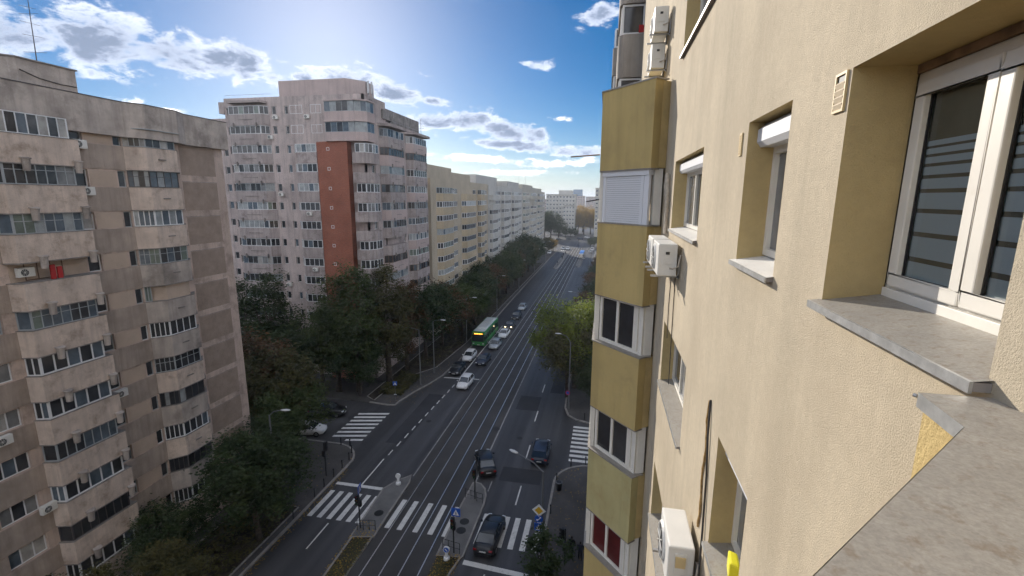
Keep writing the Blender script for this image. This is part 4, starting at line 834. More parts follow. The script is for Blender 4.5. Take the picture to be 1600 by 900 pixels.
# === the long row beyond =============================================================
def row_block(label, mats, y0, y1, xf, roof, sills, modules, base=(-42,), depth=14, pent=None, slant=True, name='apartment_building', one=True):
    """street block: balcony strips per storey; modules = [(ya, yb, kind)] kind: b bay, w windows, a side bay"""
    t = thing(name, label, 'building', (xf-6, (y0+y1)/2, 0), world=True)
    wm, pm = mats
    wl_ = [(a-y0+0.2, b-y0-0.2) for (a, b, kd) in modules if kd == 'w']
    MB().box(xf-depth, xf-0.3, y0+0.05, y1-0.05, 0, Z(roof)-0.4).build('building_core', M['conc_dark'], t)
    wall_bands(t, (xf, y0), (xf, y1), 0.298, 0, Z(roof), sills, 1.15, wl_, wm)
    MB().box(xf-depth, xf-0.302, y0-0.0, y0+0.05, 0, Z(roof)).build('end_wall', wm, t); MB().box(xf-depth, xf-0.302, y1-0.05, y1, 0, Z(roof)).build('end_wall', wm, t)
    MB().box(xf-depth, xf-0.303, y0+0.06, y1-0.06, Z(roof)-0.39, Z(roof)-0.3).build('roof_deck', M['roof'], t)
    for s in sills:
        for (a, b, kd) in modules:
            if kd == 'w':
                n = max(1, int((b-a)/2.4)); wdt = (b-a-0.4)/n
                for i in range(n):
                    win(t, (xf-0.12, a+0.2+wdt*i), (xf-0.12, a+0.2+wdt*(i+1)), s, 1.15, 3, M['pvc_far'], None, one=one, t=0.09)
            else:
                pD = [(xf+0.002, a), (xf+1.1, a+(1.0 if kd == 's' else 0.1)), (xf+1.1, b-0.1), (xf+0.002, b)]
                p_ = MB().prism(pD, s-PH, s).build('balcony', pm, t)
                if RND.random() < 0.95:
                    fr = RND.choice(FR[:7]); ps = RND.choice(PAN_SETS)
                    v0 = Vector(pD[0]); v1 = Vector(pD[1]); d = (v1-v0).normalized(); win(p_, v0+d*0.05+Vector((0.03, 0.06)), v1-d*0.05+Vector((-0.05, 0.03)), s+0.004, 1.17, 2, fr, ps, 0, 0.08, name='glazing', one=one)
                    n = max(2, int((b-a)/1.1)); win(p_, (xf+1.04, pD[1][1]+0.05), (xf+1.04, b-0.15), s+0.004, 1.17, n, fr, ps, 0, 0.09, name='glazing', one=(RND.random() < 0.4))
    for (x0, x1, ya, yb, z0, z1) in (pent or []): MB().box(x0, x1, ya, yb, Z(z0), Z(z1)).build('roof_house', wm, t)
    return t
S3 = [Z(0.70-2.75*k) for k in range(10)]
t = row_block('sand coloured ten storey block beyond the brick panelled one', (M['sand'], M['sand_par']), 86.5, 131, -33.2, 3.6, S3, [(89.4, 97, 's'), (97.6, 103.6, 'w'), (106, 115, 's'), (115.5, 119, 'w'), (120, 123.5, 'b'), (124.5, 130.5, 'w')], pent=[(-45, -38, 94, 113.5, 3.2, 6.9), (-45, -38, 113.6, 130, 3.2, 6.0)])
t = row_block('pale whitish block in the middle of the row across the street', (M['white_pl'], M['white_pl']), 131.3, 186, -33.0, 3.4, S3, [(132, 139, 'b'), (139.5, 147, 'w'), (147.5, 156, 'b'), (157, 164, 'w'), (164.5, 173, 'b'), (174, 185, 'w')], pent=[(-45, -38, 136, 163, 3.0, 6.6), (-43, -34.5, 164, 185.9, 3.0, 5.6)])
t = row_block('beige block with darker balconies at the far end of the row', (M['beige_pl'], M['beige_pl']), 187.5, 258, -33.2, 1.6, S3, [(188.5, 198, 's'), (199, 207, 'w'), (208, 220, 's'), (221, 229, 'w'), (230, 242, 's'), (243, 257, 'w')], pent=[(-45, -33.3, 188, 214, 1.2, 5.2), (-45, -33.6, 214.2, 246, 1.2, 4.4), (-45, -33.4, 246.2, 258, 1.2, 2.9)])
for (x, y, z, h, lab) in ((-39, 97, 6.9, 9, 'tall thin roof mast on the sand coloured block'), (-38, 205, 5.2, 6, 'nearer thin mast on the beige block roof'), (-38, 222, 4.4, 5, 'farther thin mast on the beige block roof')):
    a_ = thing('roof_antenna', lab, 'antenna', (x, y, Z(z))); MB().tube([(0,0,0), (0,0,h)], [0.06, 0.04], 5).build('mast', M['frame_dark'], a_); MB().tube([(-0.7,0,h*0.8), (0.7,0,h*0.8)], 0.03, 4).build('antenna_rod', M['frame_dark'], a_)

# === far end of the street ============================================================
def far_block(label, x0, x1, y0, y1, zt, m, rows, nw, pent=None, zsill=None, facing='front', wn=3):
    t = thing('apartment_building', label, 'building', ((x0+x1)/2, y0, 0), world=True)
    MB().box(x0, x1, y0+0.25, y1, 0, Z(zt)).build('wall', m, t)
    MB().box(x0-0.3, x1+0.3, y0-0.3, y1+0.3, Z(zt)+0.01, Z(zt)+0.5).build('roof_edge', m, t)
    for i in range(rows):
        zz = Z(zt) - 2.0 - 2.85*i
        ubox('spandrel', t, x0, x1, y0, y0+0.249, zz-1.65, zz-0.25, m)
        for j in range(nw):
            a = x0 + (x1-x0)*(j+0.15)/nw; c = x0 + (x1-x0)*(j+0.72)/nw
            win(t, (a, y0+0.18), (c, y0+0.18), zz-0.24, 1.3, 2, M['pvc_far'], None, one=True, t=0.1, wts=(5, 4, 1, 2, 0))
    for (a, c, b_, d, z0, z1) in (pent or []): MB().box(a, c, b_, d, Z(z0), Z(z1)).build('roof_house', m, t)
    return t
far_block('pale grey block with rows of small windows beyond the crossing, left of the blue tower', -46, -23.5, 365, 382, 2.2, M['white_pl'], 9, 9, [(-36.5, -26.2, 366, 376, 2.7, 5.6)])
far_block('lower white block in front of the pale grey block beyond the crossing', -31.5, -23.0, 352.5, 362, -5.6, M['white_pl'], 6, 4)
far_block('grey block at the far right behind the golden trees', -8.0, 8, 335, 350, 6.4, M['beige_pl'], 10, 6, [(-5.6, 4, 337, 345, 6.9, 7.6)])
t = thing('office_tower', 'distant blue glass office tower above the far rooftops', 'tower', (-54, 905, 0), world=True)
MB().box(-62.5, -45.8, 900, 925, 0, Z(15.5)).build('tower_wall', glassmat('blue_curtain_wall', (0.10, 0.20, 0.34), 0.2), t)
for i in range(11): ubox('floor_band', t, -62.6, -45.7, 899.9, 925.1, Z(15.0)-4*i-0.5, Z(15.0)-4*i, M['frame_grey'])
for i, (x0, x1, y, zt, lab) in enumerate(((-52, -28, 620, 2.0, 'hazy low block under the blue tower'), (-30, -14, 700, 1.5, 'hazy low block right of the blue tower'), (-70, -50, 700, 3.0, 'hazy block left behind the blue tower'), (-120, -60, 520, -2, 'wide hazy block at the far left of the crossing'), (10, 60, 480, 2, 'wide hazy block at the far right of the crossing'))):
    far_block(lab, x0, x1, y, y+14, zt, M['lilac'], 6, 8)

# ------------------------------------------------------------------ trees and planting
def tree_meshes(seed, h, r, nclump, per, leaf, low=0.30, spread=0.75, conic=0.0):
    g = random.Random(seed); b = MB(); v = b.v; f = b.f
    cz = h*(low + (1-low)*0.5); rz = h*(1-low)*0.5; cl = []
    for i in range(nclump):
        while True:
            x, y, z = g.uniform(-1, 1), g.uniform(-1, 1), g.uniform(-1, 1); d = x*x+y*y+z*z
            if 0.12 < d < 1.0: break
        k = 1 - conic*max(0, z); wob = 1 + 0.22*math.sin(3*math.atan2(y, x)+seed)
        cl.append((Vector((x*r*k*wob, y*r*k*wob, cz+z*rz)), r*g.uniform(0.13, 0.25)))
    for (c, cr) in cl:
        for _ in range(per):
            p = c + Vector((g.gauss(0, 1), g.gauss(0, 1), g.gauss(0, 0.75)))*cr*spread
            a = g.uniform(0, 2*math.pi); e = g.gauss(0.2, 0.75); s = leaf*g.uniform(0.55, 1.25)
            u = Vector((math.cos(a), math.sin(a), 0)); n = Vector((-math.sin(a)*math.sin(e), math.cos(a)*math.sin(e), math.cos(e)))
            w = n.cross(u)*s*0.62; u = u*s; k = len(v)
            v.append(tuple(p-u)); v.append(tuple(p-w*0.9)); v.append(tuple(p+u)); v.append(tuple(p+w*0.9)); f.append((k, k+1, k+2, k+3))
    b.m = [0]*len(f)
    crown = b.mesh('crown', LEAF['mid'])
    t = MB(); lean = Vector((g.uniform(-.3, .3), g.uniform(-.3, .3), 0)); r0 = 0.018*h+0.05
    pts = [Vector((0, 0, -0.1)), Vector((0, 0, h*0.15))+lean*0.3, Vector((0, 0, h*0.38))+lean, Vector((0, 0, h*0.68))+lean*1.4]
    t.tube(pts, [r0*1.25, r0, r0*0.8, r0*0.25], 8)
    for (c, cr) in cl[:14]:
        s = pts[1].lerp(pts[2], g.uniform(0.3, 1.0)) if c.z < h*0.65 else pts[2].lerp(pts[3], g.uniform(0, 0.7))
        m = s.lerp(c, 0.5) + Vector((0, 0, -0.05*h)); t.tube([s, m, c], [r0*0.38, r0*0.25, r0*0.08], 5)
    return crown, t.mesh('trunk', M['bark'], smooth=True)
TV = {'round0': tree_meshes(1, 10, 3.8, 72, 210, 0.15), 'round1': tree_meshes(2, 10, 3.6, 66, 220, 0.15, 0.24), 'round2': tree_meshes(3, 10, 4.0, 70, 215, 0.145, 0.34),
      'tall0': tree_meshes(4, 18, 3.6, 100, 150, 0.17, 0.14, 0.8, 0.45), 'tall1': tree_meshes(5, 18, 3.4, 80, 140, 0.17, 0.18, 0.9, 0.5),
      'big': tree_meshes(6, 14, 5.0, 95, 240, 0.17, 0.26), 'sapling': tree_meshes(7, 5, 1.7, 40, 70, 0.12, 0.28)}
TH = {'round0': 10, 'round1': 10, 'round2': 10, 'tall0': 18, 'tall1': 18, 'big': 14, 'sapling': 5}
def tree(x, y, h, kind, leaf, label, group='street trees', z=0.12):
    t = thing('tree', label, 'tree', (x, y, z), RND.uniform(0, 6.28), group); s = h/TH[kind]; t.scale = (s*RND.uniform(0.92, 1.1), s*RND.uniform(0.92, 1.1), s)
    c = link('crown', TV[kind][0], t); c.material_slots[0].link = 'OBJECT'; c.material_slots[0].material = LEAF[leaf]
    link('trunk', TV[kind][1], t); return t
tree(-26.9, 29.2, 9.2, 'round0', 'dark', 'dark leafy tree on the kerb before the corner of the left block')
tree(-27.0, 21.2, 5.8, 'round1', 'olive', 'low olive green tree at the bottom edge under the left balconies')
tree(-30.2, 24.6, 6.0, 'round2', 'dark', 'dark tree between the low olive tree and the left block')
tree(-30.4, 18.2, 5.6, 'round0', 'olive', 'yellowing tree in the bottom left corner')
tree(-30.4, 35.2, 7.6, 'round1', 'dark', 'rounded dark tree beside the lamp at the left corner')
tree(-31.8, 39.8, 9.0, 'round2', 'mid', 'green tree at the left street corner above the white parked car')
tree(-34.6, 41.5, 11.6, 'round0', 'olive', 'olive tree beside the end wall of the left block')
tree(-39.0, 44.0, 12.5, 'round1', 'russet', 'brownish tree behind the end wall of the left block')
tree(-46.0, 56.5, 18.0, 'tall1', 'dark', 'tall sparse dark tree before the left bays of the corner block')
tree(-51.0, 57.0, 16.5, 'tall0', 'dark', 'tall dark tree half hidden by the left block')
tree(-43.0, 54.0, 11.0, 'round2', 'dark', 'dark rounded tree in the side street before the lilac wall')
tree(-39.8, 58.2, 12.0, 'round0', 'mid', 'mid green tree left below the brick panel')
tree(-37.0, 57.8, 17.5, 'tall0', 'mid', 'tall green tree before the brick panel, left of two')
tree(-34.2, 58.6, 19.5, 'tall1', 'mid', 'tall green tree before the brick panel, right of two')
tree(-31.2, 62.2, 18.5, 'tall0', 'olive', 'tall tree at the corner of the brick panelled block')
tree(-33.2, 57.0, 9.0, 'round1', 'dark', 'low dark tree behind the black parked car')
tree(-30.9, 68.0, 15.5, 'tall1', 'russet', 'reddish tall tree before the corner block bays')
rowkinds = ['dark', 'russet', 'mid', 'dark', 'olive', 'dark', 'russet', 'dark', 'mid', 'dark', 'russet', 'dark', 'olive', 'dark', 'dark', 'mid', 'dark', 'dark']
ordn = ['first', 'second', 'third', 'fourth', 'fifth', 'sixth', 'seventh', 'eighth', 'ninth', 'tenth', 'eleventh', 'twelfth', 'thirteenth', 'fourteenth', 'fifteenth', 'sixteenth', 'seventeenth', 'eighteenth', 'nineteenth', 'twentieth']
cname = {'dark': 'dark green', 'russet': 'russet', 'mid': 'green', 'olive': 'olive'}
for i, kd in enumerate(rowkinds):
    yy = 74.5 + 7.2*i + RND.uniform(-1.5, 1.5); hh = [13.5, 12.0, 11.5, 12.5, 11.0, 12.0, 11.5, 12.5, 12.5, 13.5, 12.0, 14.0, 13.0, 15.0, 14.0, 13.0, 12.0, 11.0][i]
    tree(-28.6 + RND.uniform(-1.3, 1.0), yy, hh, ['round0', 'round1', 'round2', 'big'][i % 4], kd, '%s tree, %s in the row along the left pavement' % (cname[kd], ordn[i]), 'trees along the left pavement')
tree(-3.6, 66.4, 14.2, 'big', 'lime', 'sunlit lime green tree top on the right behind the lamp tree')
tree(-4.4, 62.9, 10.8, 'round0', 'olive', 'brown green tree touching the lamp pole on the right')
tree(-1.2, 76, 12.0, 'round2', 'dark', 'dark tree on the right pavement behind the lime one')
tree(-0.6, 60.2, 8.0, 'round1', 'dark', 'low dark tree between the lamp and the ochre bays')
for i, yy in enumerate((98, 112, 128, 146, 168)): tree(-2.2, yy, 8.5 if i < 3 else 7.5, 'round%d' % (i % 3), 'dark' if i % 2 else 'russet', '%s of the dark trees far along the right pavement' % ordn[i], 'trees along the right pavement')
tree(-3.3, 29.0, 4.8, 'sapling', 'dark', 'small dark tree on the pavement at the bottom beside the sign pole')
for i, (x, y, h, kd, lf) in enumerate(((-21.5, 375, 20, 'big', 'gold'), (-16.5, 368, 17.5, 'round0', 'gold'), (-11.5, 372, 20.5, 'big', 'gold'), (-6.5, 370, 18.5, 'round1', 'gold'), (-18.5, 395, 23, 'big', 'gold'), (-3.0, 378, 17, 'round2', 'olive'))):
    tree(x, y, h, kd, lf, '%s golden autumn tree counted from the left-hand front at the far street end' % ordn[i], 'golden trees at the far end', 0.0)
for i, (x, y, h) in enumerate(((-41.5, 322, 20), (-36.5, 318, 19), (-32, 326, 15), (-46, 328, 18), (-28, 336, 8), (-24.5, 340, 7), (-21.5, 342, 6.5))):
    tree(x, y, h, ['big', 'round0', 'round1', 'round2'][i % 4], 'dark', '%s dark tree from the left beyond the crossing' % ordn[i], 'dark trees beyond the crossing', 0.0)
for i, (x, y, h) in enumerate(((-8.2, 270, 5.5), (-6.2, 274, 6.0), (-4.4, 280, 6.0))): tree(x, y, h, 'round%d' % i, 'dark', '%s bushy tree on the corner island far right' % ordn[i], 'bushes on the far corner', 0.0)
for i, (x, y, h) in enumerate(((-26.8, 246, 6.5), (-28.2, 240, 7.0), (-30, 252, 7.5))): tree(x, y, h, 'round%d' % i, 'gold' if i == 0 else 'olive', '%s small yellowish tree at the far left corner' % ordn[i], 'trees at the far left corner', 0.1)
def scatter(name, polys, n, leaf, m, label, cat, zlo, zhi, seed):
    g = random.Random(seed); b = MB()
    for i in range(n):
        (x0, x1, y0, y1) = g.choice(polys); p = Vector((g.uniform(x0, x1), g.uniform(y0, y1), 0)); k = 0.5+0.5*math.sin(p.x*1.7)*math.sin(p.y*0.9+1)
        p.z = zlo + (zhi-zlo)*k*g.random(); a = g.uniform(0, 6.28); e = g.gauss(0, 0.5 if zhi > 0.3 else 0.15); s = leaf*g.uniform(0.6, 1.3)
        u = Vector((math.cos(a), math.sin(a), math.sin(e)*0.5))*s; w = Vector((-math.sin(a), math.cos(a), math.sin(e)))*s*0.6; b.quad(p-u, p-w, p+u, p+w)
    return tag(b.build(name, m), label, cat, None, 'stuff')
scatter('ground_cover', [(-31.4, -26.4, 14, 33.4), (-31.0, -27.5, 58, 66), (-31, -26.2, 70, 130)], 9000, 0.14, LEAF['olive'], 'low shrubs and ground cover in the beds along the left pavement', 'ground cover', 0.17, 1.1, 5)
scatter('grass', [(-19.4, -17.95, 14, 31.0), (-11.85, -10.5, 14, 30.4)], 7000, 0.07, LEAF['olive'], 'rough grass on the medians beside the tram tracks', 'grass', 0.10, 0.24, 6)
scatter('fallen_leaves', [(-4.0, 0.8, 26, 45), (-31.4, -25.8, 12, 42), (-19.9, -17.9, 26, 33), (-12, -10.1, 26, 31), (-30, -24.5, 56, 75), (-25.5, -24.9, 15, 40)], 2600, 0.06, LEAF['gold'], 'fallen yellow leaves on the pavements', 'leaves', 0.125, 0.175, 8)

# ------------------------------------------------------------------ vehicles
def paint(name, col, metal=0.3): return mat(name, col, 0.5, 0.02, 3.0, metal=metal, spec=0.3, coat=0.6)
PA = {'black': paint('car_paint_black', (0.012, 0.012, 0.014), 0.1), 'white': paint('car_paint_white', (0.72, 0.72, 0.72), 0.0), 'silver': paint('car_paint_silver', (0.42, 0.44, 0.46), 0.5), 'blue': paint('car_paint_dark_blue', (0.025, 0.035, 0.06), 0.2), 'grey': paint('car_paint_grey', (0.12, 0.12, 0.13), 0.3)}
KIND = {  # length, half width, belt, roof height, hood height, boot height, rear glass base/top, windscreen top/base
 'sedan': dict(L=4.6, W=0.90, belt=0.95, roof=1.44, hood=0.90, boot=1.00, rb=-1.75, rt=-1.00, ft=0.22, fb=1.12),
 'hatch': dict(L=4.1, W=0.88, belt=0.97, roof=1.50, hood=0.92, boot=0.99, rb=-1.95, rt=-1.50, ft=0.20, fb=1.05),
 'suv': dict(L=4.5, W=0.94, belt=1.10, roof=1.68, hood=1.06, boot=1.10, rb=-2.10, rt=-1.75, ft=0.25, fb=1.05)}
_cm = {}
def car_meshes(kind):
    if kind in _cm: return _cm[kind]
    k = KIND[kind]; L2 = k['L']/2; W = k['W']; bl = k['belt']; ho = k['hood']; bo = k['boot']
    st = [(-L2, .74, .46, bo-.30), (-L2+.06, .88, .34, bo-.12), (-L2+.22, .95, .26, bo-.02), (k['rb'], .98, .22, bo), (-.7, 1.0, .20, bl), (0, 1.0, .20, bl), (.7, 1.0, .20, bl-.01), (k['fb'], .99, .20, ho+.04), (L2-.55, .95, .22, ho-.06), (L2-.18, .86, .26, ho-.17), (L2-.04, .74, .32, ho-.27), (L2, .60, .40, ho-.38)]
    b = MB(); n = 12
    for (x, w, zb, zt) in st:
        w *= W; ring = [(-.80*w, zb), (-w*.98, zb+.10), (-w, zb+(zt-zb)*.5), (-w*.97, zt-.10), (-w*.88, zt-.02), (-w*.45, zt+.025)]
        ring = ring + [(-p[0], p[1]) for p in ring[::-1]]
        b.v += [(x, p[0], p[1]) for p in ring]
    for i in range(len(st)-1):
        for j in range(n):
            q = (j+1) % n; b.f.append((i*n+j, (i+1)*n+j, (i+1)*n+q, i*n+q)); b.m.append(0)
    b.f.append(tuple(range(n))); b.m.append(0); e = (len(st)-1)*n; b.f.append(tuple(e+j for j in range(n-1, -1, -1))); b.m.append(0)
    body = b.mesh('body', PA['black'], smooth=True)
    # glass house
    wb, wr = W*.90, W*.70; zb = bl-.03; zr = k['roof']-.035
    g = MB(); P = {}
    rbz = bo-.01; fbz = ho+.03
    A = [(k['rb'], -wb*.93, rbz), (k['fb'], -wb*.93, fbz), (k['fb'], wb*.93, fbz), (k['rb'], wb*.93, rbz)]
    A2 = [(k['rb']+.35, -wb, zb), (k['fb']-.35, -wb, zb), (k['fb']-.35, wb, zb), (k['rb']+.35, wb, zb)]
    T = [(k['rt'], -wr, zr), (k['ft'], -wr, zr), (k['ft'], wr, zr), (k['rt'], wr, zr)]
    side = MB()
    for s in (0, 1):
        a, c = (0, 1) if s == 0 else (3, 2)
        side.poly([A[a], A2[a], A2[c], A[c], T[c], T[a]] if s == 0 else [A[a], T[a], T[c], A[c], A2[c], A2[a]])
    side_m = side.mesh('side_windows', M['carglass'])
    ws = MB().quad(A[1], A[2], T[2], T[1]).mesh('windscreen', M['carglass']); rw = MB().quad(A[3], A[0], T[0], T[3]).mesh('rear_window', M['carglass'])
    r = MB(); zt = k['roof']; m_ = (k['rt']+k['ft'])/2
    xs = [k['rt']-.08, k['rt']+.12, m_, k['ft']-.12, k['ft']+.06]; zs = [zr-.015, zr+.03, zt, zr+.03, zr-.015]
    for x, z in zip(xs, zs): r.v += [(x, -wr*1.03, z-.03), (x, -wr*.8, z+.012), (x, 0, z+.03), (x, wr*.8, z+.012), (x, wr*1.03, z-.03)]
    for i in range(4):
        for j in range(4): r.f.append((i*5+j, i*5+j+1, (i+1)*5+j+1, (i+1)*5+j)); r.m.append(0)
    roof = r.mesh('roof', PA['black'], smooth=True)
    p = MB()
    for (a, c) in zip(A, T): p.tube([a, c], 0.035, 5)
    for s in (-1, 1):
        p.tube([(-.35, s*wb*1.0, zb), (-.42, s*wr*1.0, zr)], 0.035, 5); p.tube([(k['fb']-.3, s*wb*1.0, zb-.0), (k['rb']+.3, s*wb, zb)], 0.02, 5); p.tube([(k['ft'], s*wr, zr), (k['rt'], s*wr, zr)], 0.035, 5)
    pil = p.mesh('pillars', PA['black'])
    tyre = MB().tube([(0, -.10, 0), (0, -.085, 0), (0, .085, 0), (0, .10, 0)], [.27, .32, .32, .27], 18).mesh('wheel', M['tyre']); rim = MB().tube([(0, -.106, 0), (0, .106, 0)], .20, 14).mesh('rim', M['rim'])
    hl = MB().obox((0, 0, 0), (.10, .03, 0), (-.05, .15, 0), (0, 0, .06)).mesh('headlight', M['headlamp']); tl = MB().box(-.05, .05, -.14, .14, -.07, .07).mesh('tail_light', M['taillamp'], bevel=0.015)
    _cm[kind] = (body, side_m, ws, rw, roof, pil, tyre, rim, hl, tl); return _cm[kind]
def setm(o, m): o.material_slots[0].link = 'OBJECT'; o.material_slots[0].material = m; return o
def car(x, y, heading, kind, col, label, group=None, lit=False, z=0.0):
    """heading in degrees, 0 = +X"""
    k = KIND[kind]; L2 = k['L']/2; W = k['W']; body, sw, ws, rw, roof, pil, tyre, rim, hl, tl = car_meshes(kind); m = PA[col]
    t = thing('car', label, 'car', (x, y, z), rad(heading), group)
    setm(link('body', body, t), m); link('side_windows', sw, t); link('windscreen', ws, t); link('rear_window', rw, t); setm(link('roof', roof, t), m); setm(link('pillars', pil, t), m if col != 'white' else m)
    for sx in (-L2+.80, L2-.85):
        for s in (-1, 1):
            w = link('wheel', tyre, t); w.location = (sx, s*(W-.10), .32); r = link('rim', rim, w)
    for s in (-1, 1):
        h = link('headlight', hl, t); h.location = (L2-.16, s*W*.68, k['hood']-.26); h.scale = (1, s, 1)
        if lit: setm(h, M['headlamp_on'])
        q = link('tail_light', tl, t); q.location = (-L2+.05, s*W*.72, k['boot']-.22)
        o = MB().box(k['fb']-.42, k['fb']-.25, s*W*1.02-.02 if s > 0 else s*W*1.02-.20+.02, s*W*1.02+.20-.02 if s > 0 else s*W*1.02+.02, k['belt']-.02, k['belt']+.12).build('mirror', m, t, bevel=.03)
    ubox('number_plate', t, -L2-.012, -L2+.01, -.26, .26, .62, .73, M['plate']); ubox('number_plate', t, L2-.01, L2+.012, -.26, .26, .42, .53, M['plate'])
    ubox('bumper', t, -L2-.03, -L2+.10, -W*.72, W*.72, .34, .48, M['black']); ubox('bumper', t, L2-.09, L2+.02, -W*.58, W*.58, .28, .40, M['black'])
    return t
Q = 'cars queuing at the left stop line'
car(-8.3, 33.3, 88, 'sedan', 'black', 'black car driving over the near right zebra crossing')
car(-11.4, 43.6, 113, 'sedan', 'black', 'black car turning left beyond the traffic island')
car(-5.9, 46.8, 92, 'suv', 'blue', 'dark blue high car in the right lane beside the side street')
car(-19.75, 63.9, 268, 'hatch', 'white', 'white hatchback crossing the stop line, first in the inner lane', Q)
car(-22.75, 69.3, 271, 'sedan', 'black', 'black car with bright reflections at the outer stop line', Q)
car(-22.5, 75.4, 270, 'hatch', 'white', 'white car between the black car and the bus', Q)
car(-19.7, 74.4, 268, 'sedan', 'blue', 'dark blue car second in the inner lane', Q)
car(-19.6, 82.8, 269, 'hatch', 'silver', 'silver car third in the inner lane beside the bus front', Q)
car(-19.5, 90.2, 269, 'sedan', 'white', 'white car fourth in the inner lane beside the bus', Q)
car(-19.6, 97.2, 269, 'sedan', 'black', 'dark car with lit headlights fifth in the inner lane', Q, True)
car(-19.7, 104.8, 269, 'suv', 'black', 'black high car sixth in the inner lane', Q)
car(-19.9, 114.0, 269, 'hatch', 'silver', 'silver car last in the inner lane', Q)
car(-34.4, 50.9, 12, 'suv', 'black', 'black parked car in the left side street behind the zebra')
car(-33.9, 46.0, 14, 'hatch', 'white', 'white parked car half under the tree in the left side street')
F_ = 'cars at the far crossing'
for i, (x, y, a, kd, c, lab) in enumerate(((-22.6, 258, 270, 'suv', 'white', 'left one of two white cars waiting at the far left line'), (-20.0, 257, 270, 'hatch', 'white', 'right one of two white cars waiting at the far left line'), (-24, 318, 10, 'sedan', 'black', 'black car crossing at the far junction, leftmost'), (-17, 322, 5, 'suv', 'blue', 'dark blue car crossing at the far junction'), (-9, 324, 0, 'sedan', 'black', 'black car crossing at the far junction, right of the dark blue one'), (-4.0, 331, 0, 'sedan', 'blue', 'dark car at the far right of the junction'), (-13, 338, 185, 'hatch', 'white', 'pale car farthest back at the junction'), (-30, 312, 8, 'suv', 'black', 'dark car before the dark trees at the junction'), (-37, 308, 8, 'sedan', 'grey', 'grey car at the far left of the junction'), (-7.2, 246, 92, 'hatch', 'white', 'white car beside the blue shelter far right'), (-6.6, 256, 90, 'suv', 'white', 'white high car past the blue shelter far right'), (-27.6, 236, 270, 'hatch', 'white', 'white car parked at the far left corner'))):
    car(x, y, a, kd, c, lab, F_)
# city bus
def bus(x, y, heading):
    t = thing('city_bus', 'green and white city bus behind the white car in the left queue', 'bus', (x, y, 0), rad(heading))
    G = paint('bus_green', (0.04, 0.26, 0.06), 0.0); Wm = paint('bus_white', (0.62, 0.64, 0.62), 0.0)
    L = 5.7; W = 1.25
    MB().box(-L, L, -W, W, .32, 1.15).build('lower_body', G, t, bevel=.06); MB().box(-L+.02, L-.02, -W+.01, W-.01, 2.42, 3.0).build('upper_body', G, t, bevel=.10)
    MB().box(-L+.06, L-.10, -W+.06, W-.06, 1.14, 2.43).build('window_band', M['carglass'], t)
    for i in range(9):
        for s in (-1, 1): ubox('window_pillar', t, -L+.1+i*1.45, -L+.19+i*1.45, s*W-.065 if s > 0 else s*W+.02, s*W-.02 if s > 0 else s*W+.065, 1.15, 2.42, G)
    MB().box(-4.6, -1.2, -.85, .85, 3.0, 3.24).build('roof_unit', Wm, t, bevel=.06); MB().box(.2, 3.4, -.9, .9, 3.0, 3.22).build('roof_unit', Wm, t, bevel=.06); MB().box(-L+.3, L-.5, -1.08, 1.08, 2.985, 3.03).build('roof_panel', Wm, t)
    MB().quad((L+.0, -1.08, 1.05), (L+.0, 1.08, 1.05), (L-.03, 1.08, 2.4), (L-.03, -1.08, 2.4)).build('windscreen', M['carglass'], t)
    MB().box(L-.06, L+.012, -.95, .95, 2.50, 2.78).build('destination_box', M['black'], t)
    led = plain('amber_led', (0.8, 0.3, 0.05), 0.4, emit=(1.0, 0.32, 0.04), es=2.5)
    for (a, c) in ((-.80, -.45), (-.38, .05), (.12, .5), (.57, .8)): ubox('destination_text', t, L+.013, L+.02, a, c, 2.57, 2.71, led)
    for s in (-1, 1):
        MB().box(L-.05, L+.02, s*.95-.16, s*.95+.16, .62, .82).build('headlight', M['headlamp'], t, bevel=.02)
        MB().tube([(L-.1, s*1.25, 2.5), (L+.25, s*1.42, 2.45), (L+.25, s*1.42, 2.0)], .05, 6).build('mirror', M['black'], t)
        for xx in (-3.6, 3.4):
            w = MB().tube([(xx, s*(W-.02)-.12, .48), (xx, s*(W-.02)+.02, .48)], .48, 18).build('wheel', M['tyre'], t); MB().disc((xx, s*W+.01*s, .48), (0, 1, 0), .26, 14, 0, .03).build('rim', M['rim'], w)
    ubox('number_plate', t, L+.005, L+.02, -.26, .26, .42, .53, M['plate'])
bus(-22.75, 87.9, 270)

# ------------------------------------------------------------------ street furniture
def street_lamp(x, y, h, adir, alen, rise, label, base_z=0.13, col='polegrey'):
    t = thing('street_lamp', label, 'street lamp', (x, y, base_z)); a = Vector((math.cos(rad(adir)), math.sin(rad(adir)), 0))
    MB().tube([(0,0,0), (0,0,0.9), (0,0,0.95), (0,0,h)], [.13, .12, .09, .065], 10).build('pole', M[col], t)
    tip = a*alen + Vector((0,0,h+rise)); MB().tube([(0,0,h-.05), a*alen*.35 + Vector((0,0,h+rise*.7)), tip], [.05, .045, .04], 8).build('arm', M[col], t)
    hd = MB(); s = Vector((-a.y, a.x, 0)); n = 8
    prof = [(-.12, .06, .05), (.05, .13, .07), (.35, .17, .08), (.62, .12, .05), (.72, .03, .02)]
    for (d, w, th) in prof:
        c = tip + a*d
        for j in range(n): an = 2*math.pi*j/n; hd.v.append(tuple(c + s*w*math.cos(an) + Vector((0,0,th*math.sin(an)))))
    for i in range(len(prof)-1):
        for j in range(n): q = (j+1)%n; hd.f.append((i*n+j, (i+1)*n+j, (i+1)*n+q, i*n+q)); hd.m.append(0)
    hd.f.append(tuple(range(n))); hd.m.append(0); hd.f.append(tuple(len(hd.v)-1-j for j in range(n))); hd.m.append(0)
    hd.build('lamp_head', M['lamphead'], t, smooth=True); return t
street_lamp(-3.75, 31.2, 8.0, 150, 2.6, 0.5, 'street lamp with traffic signs on the right kerb beside the near zebra')
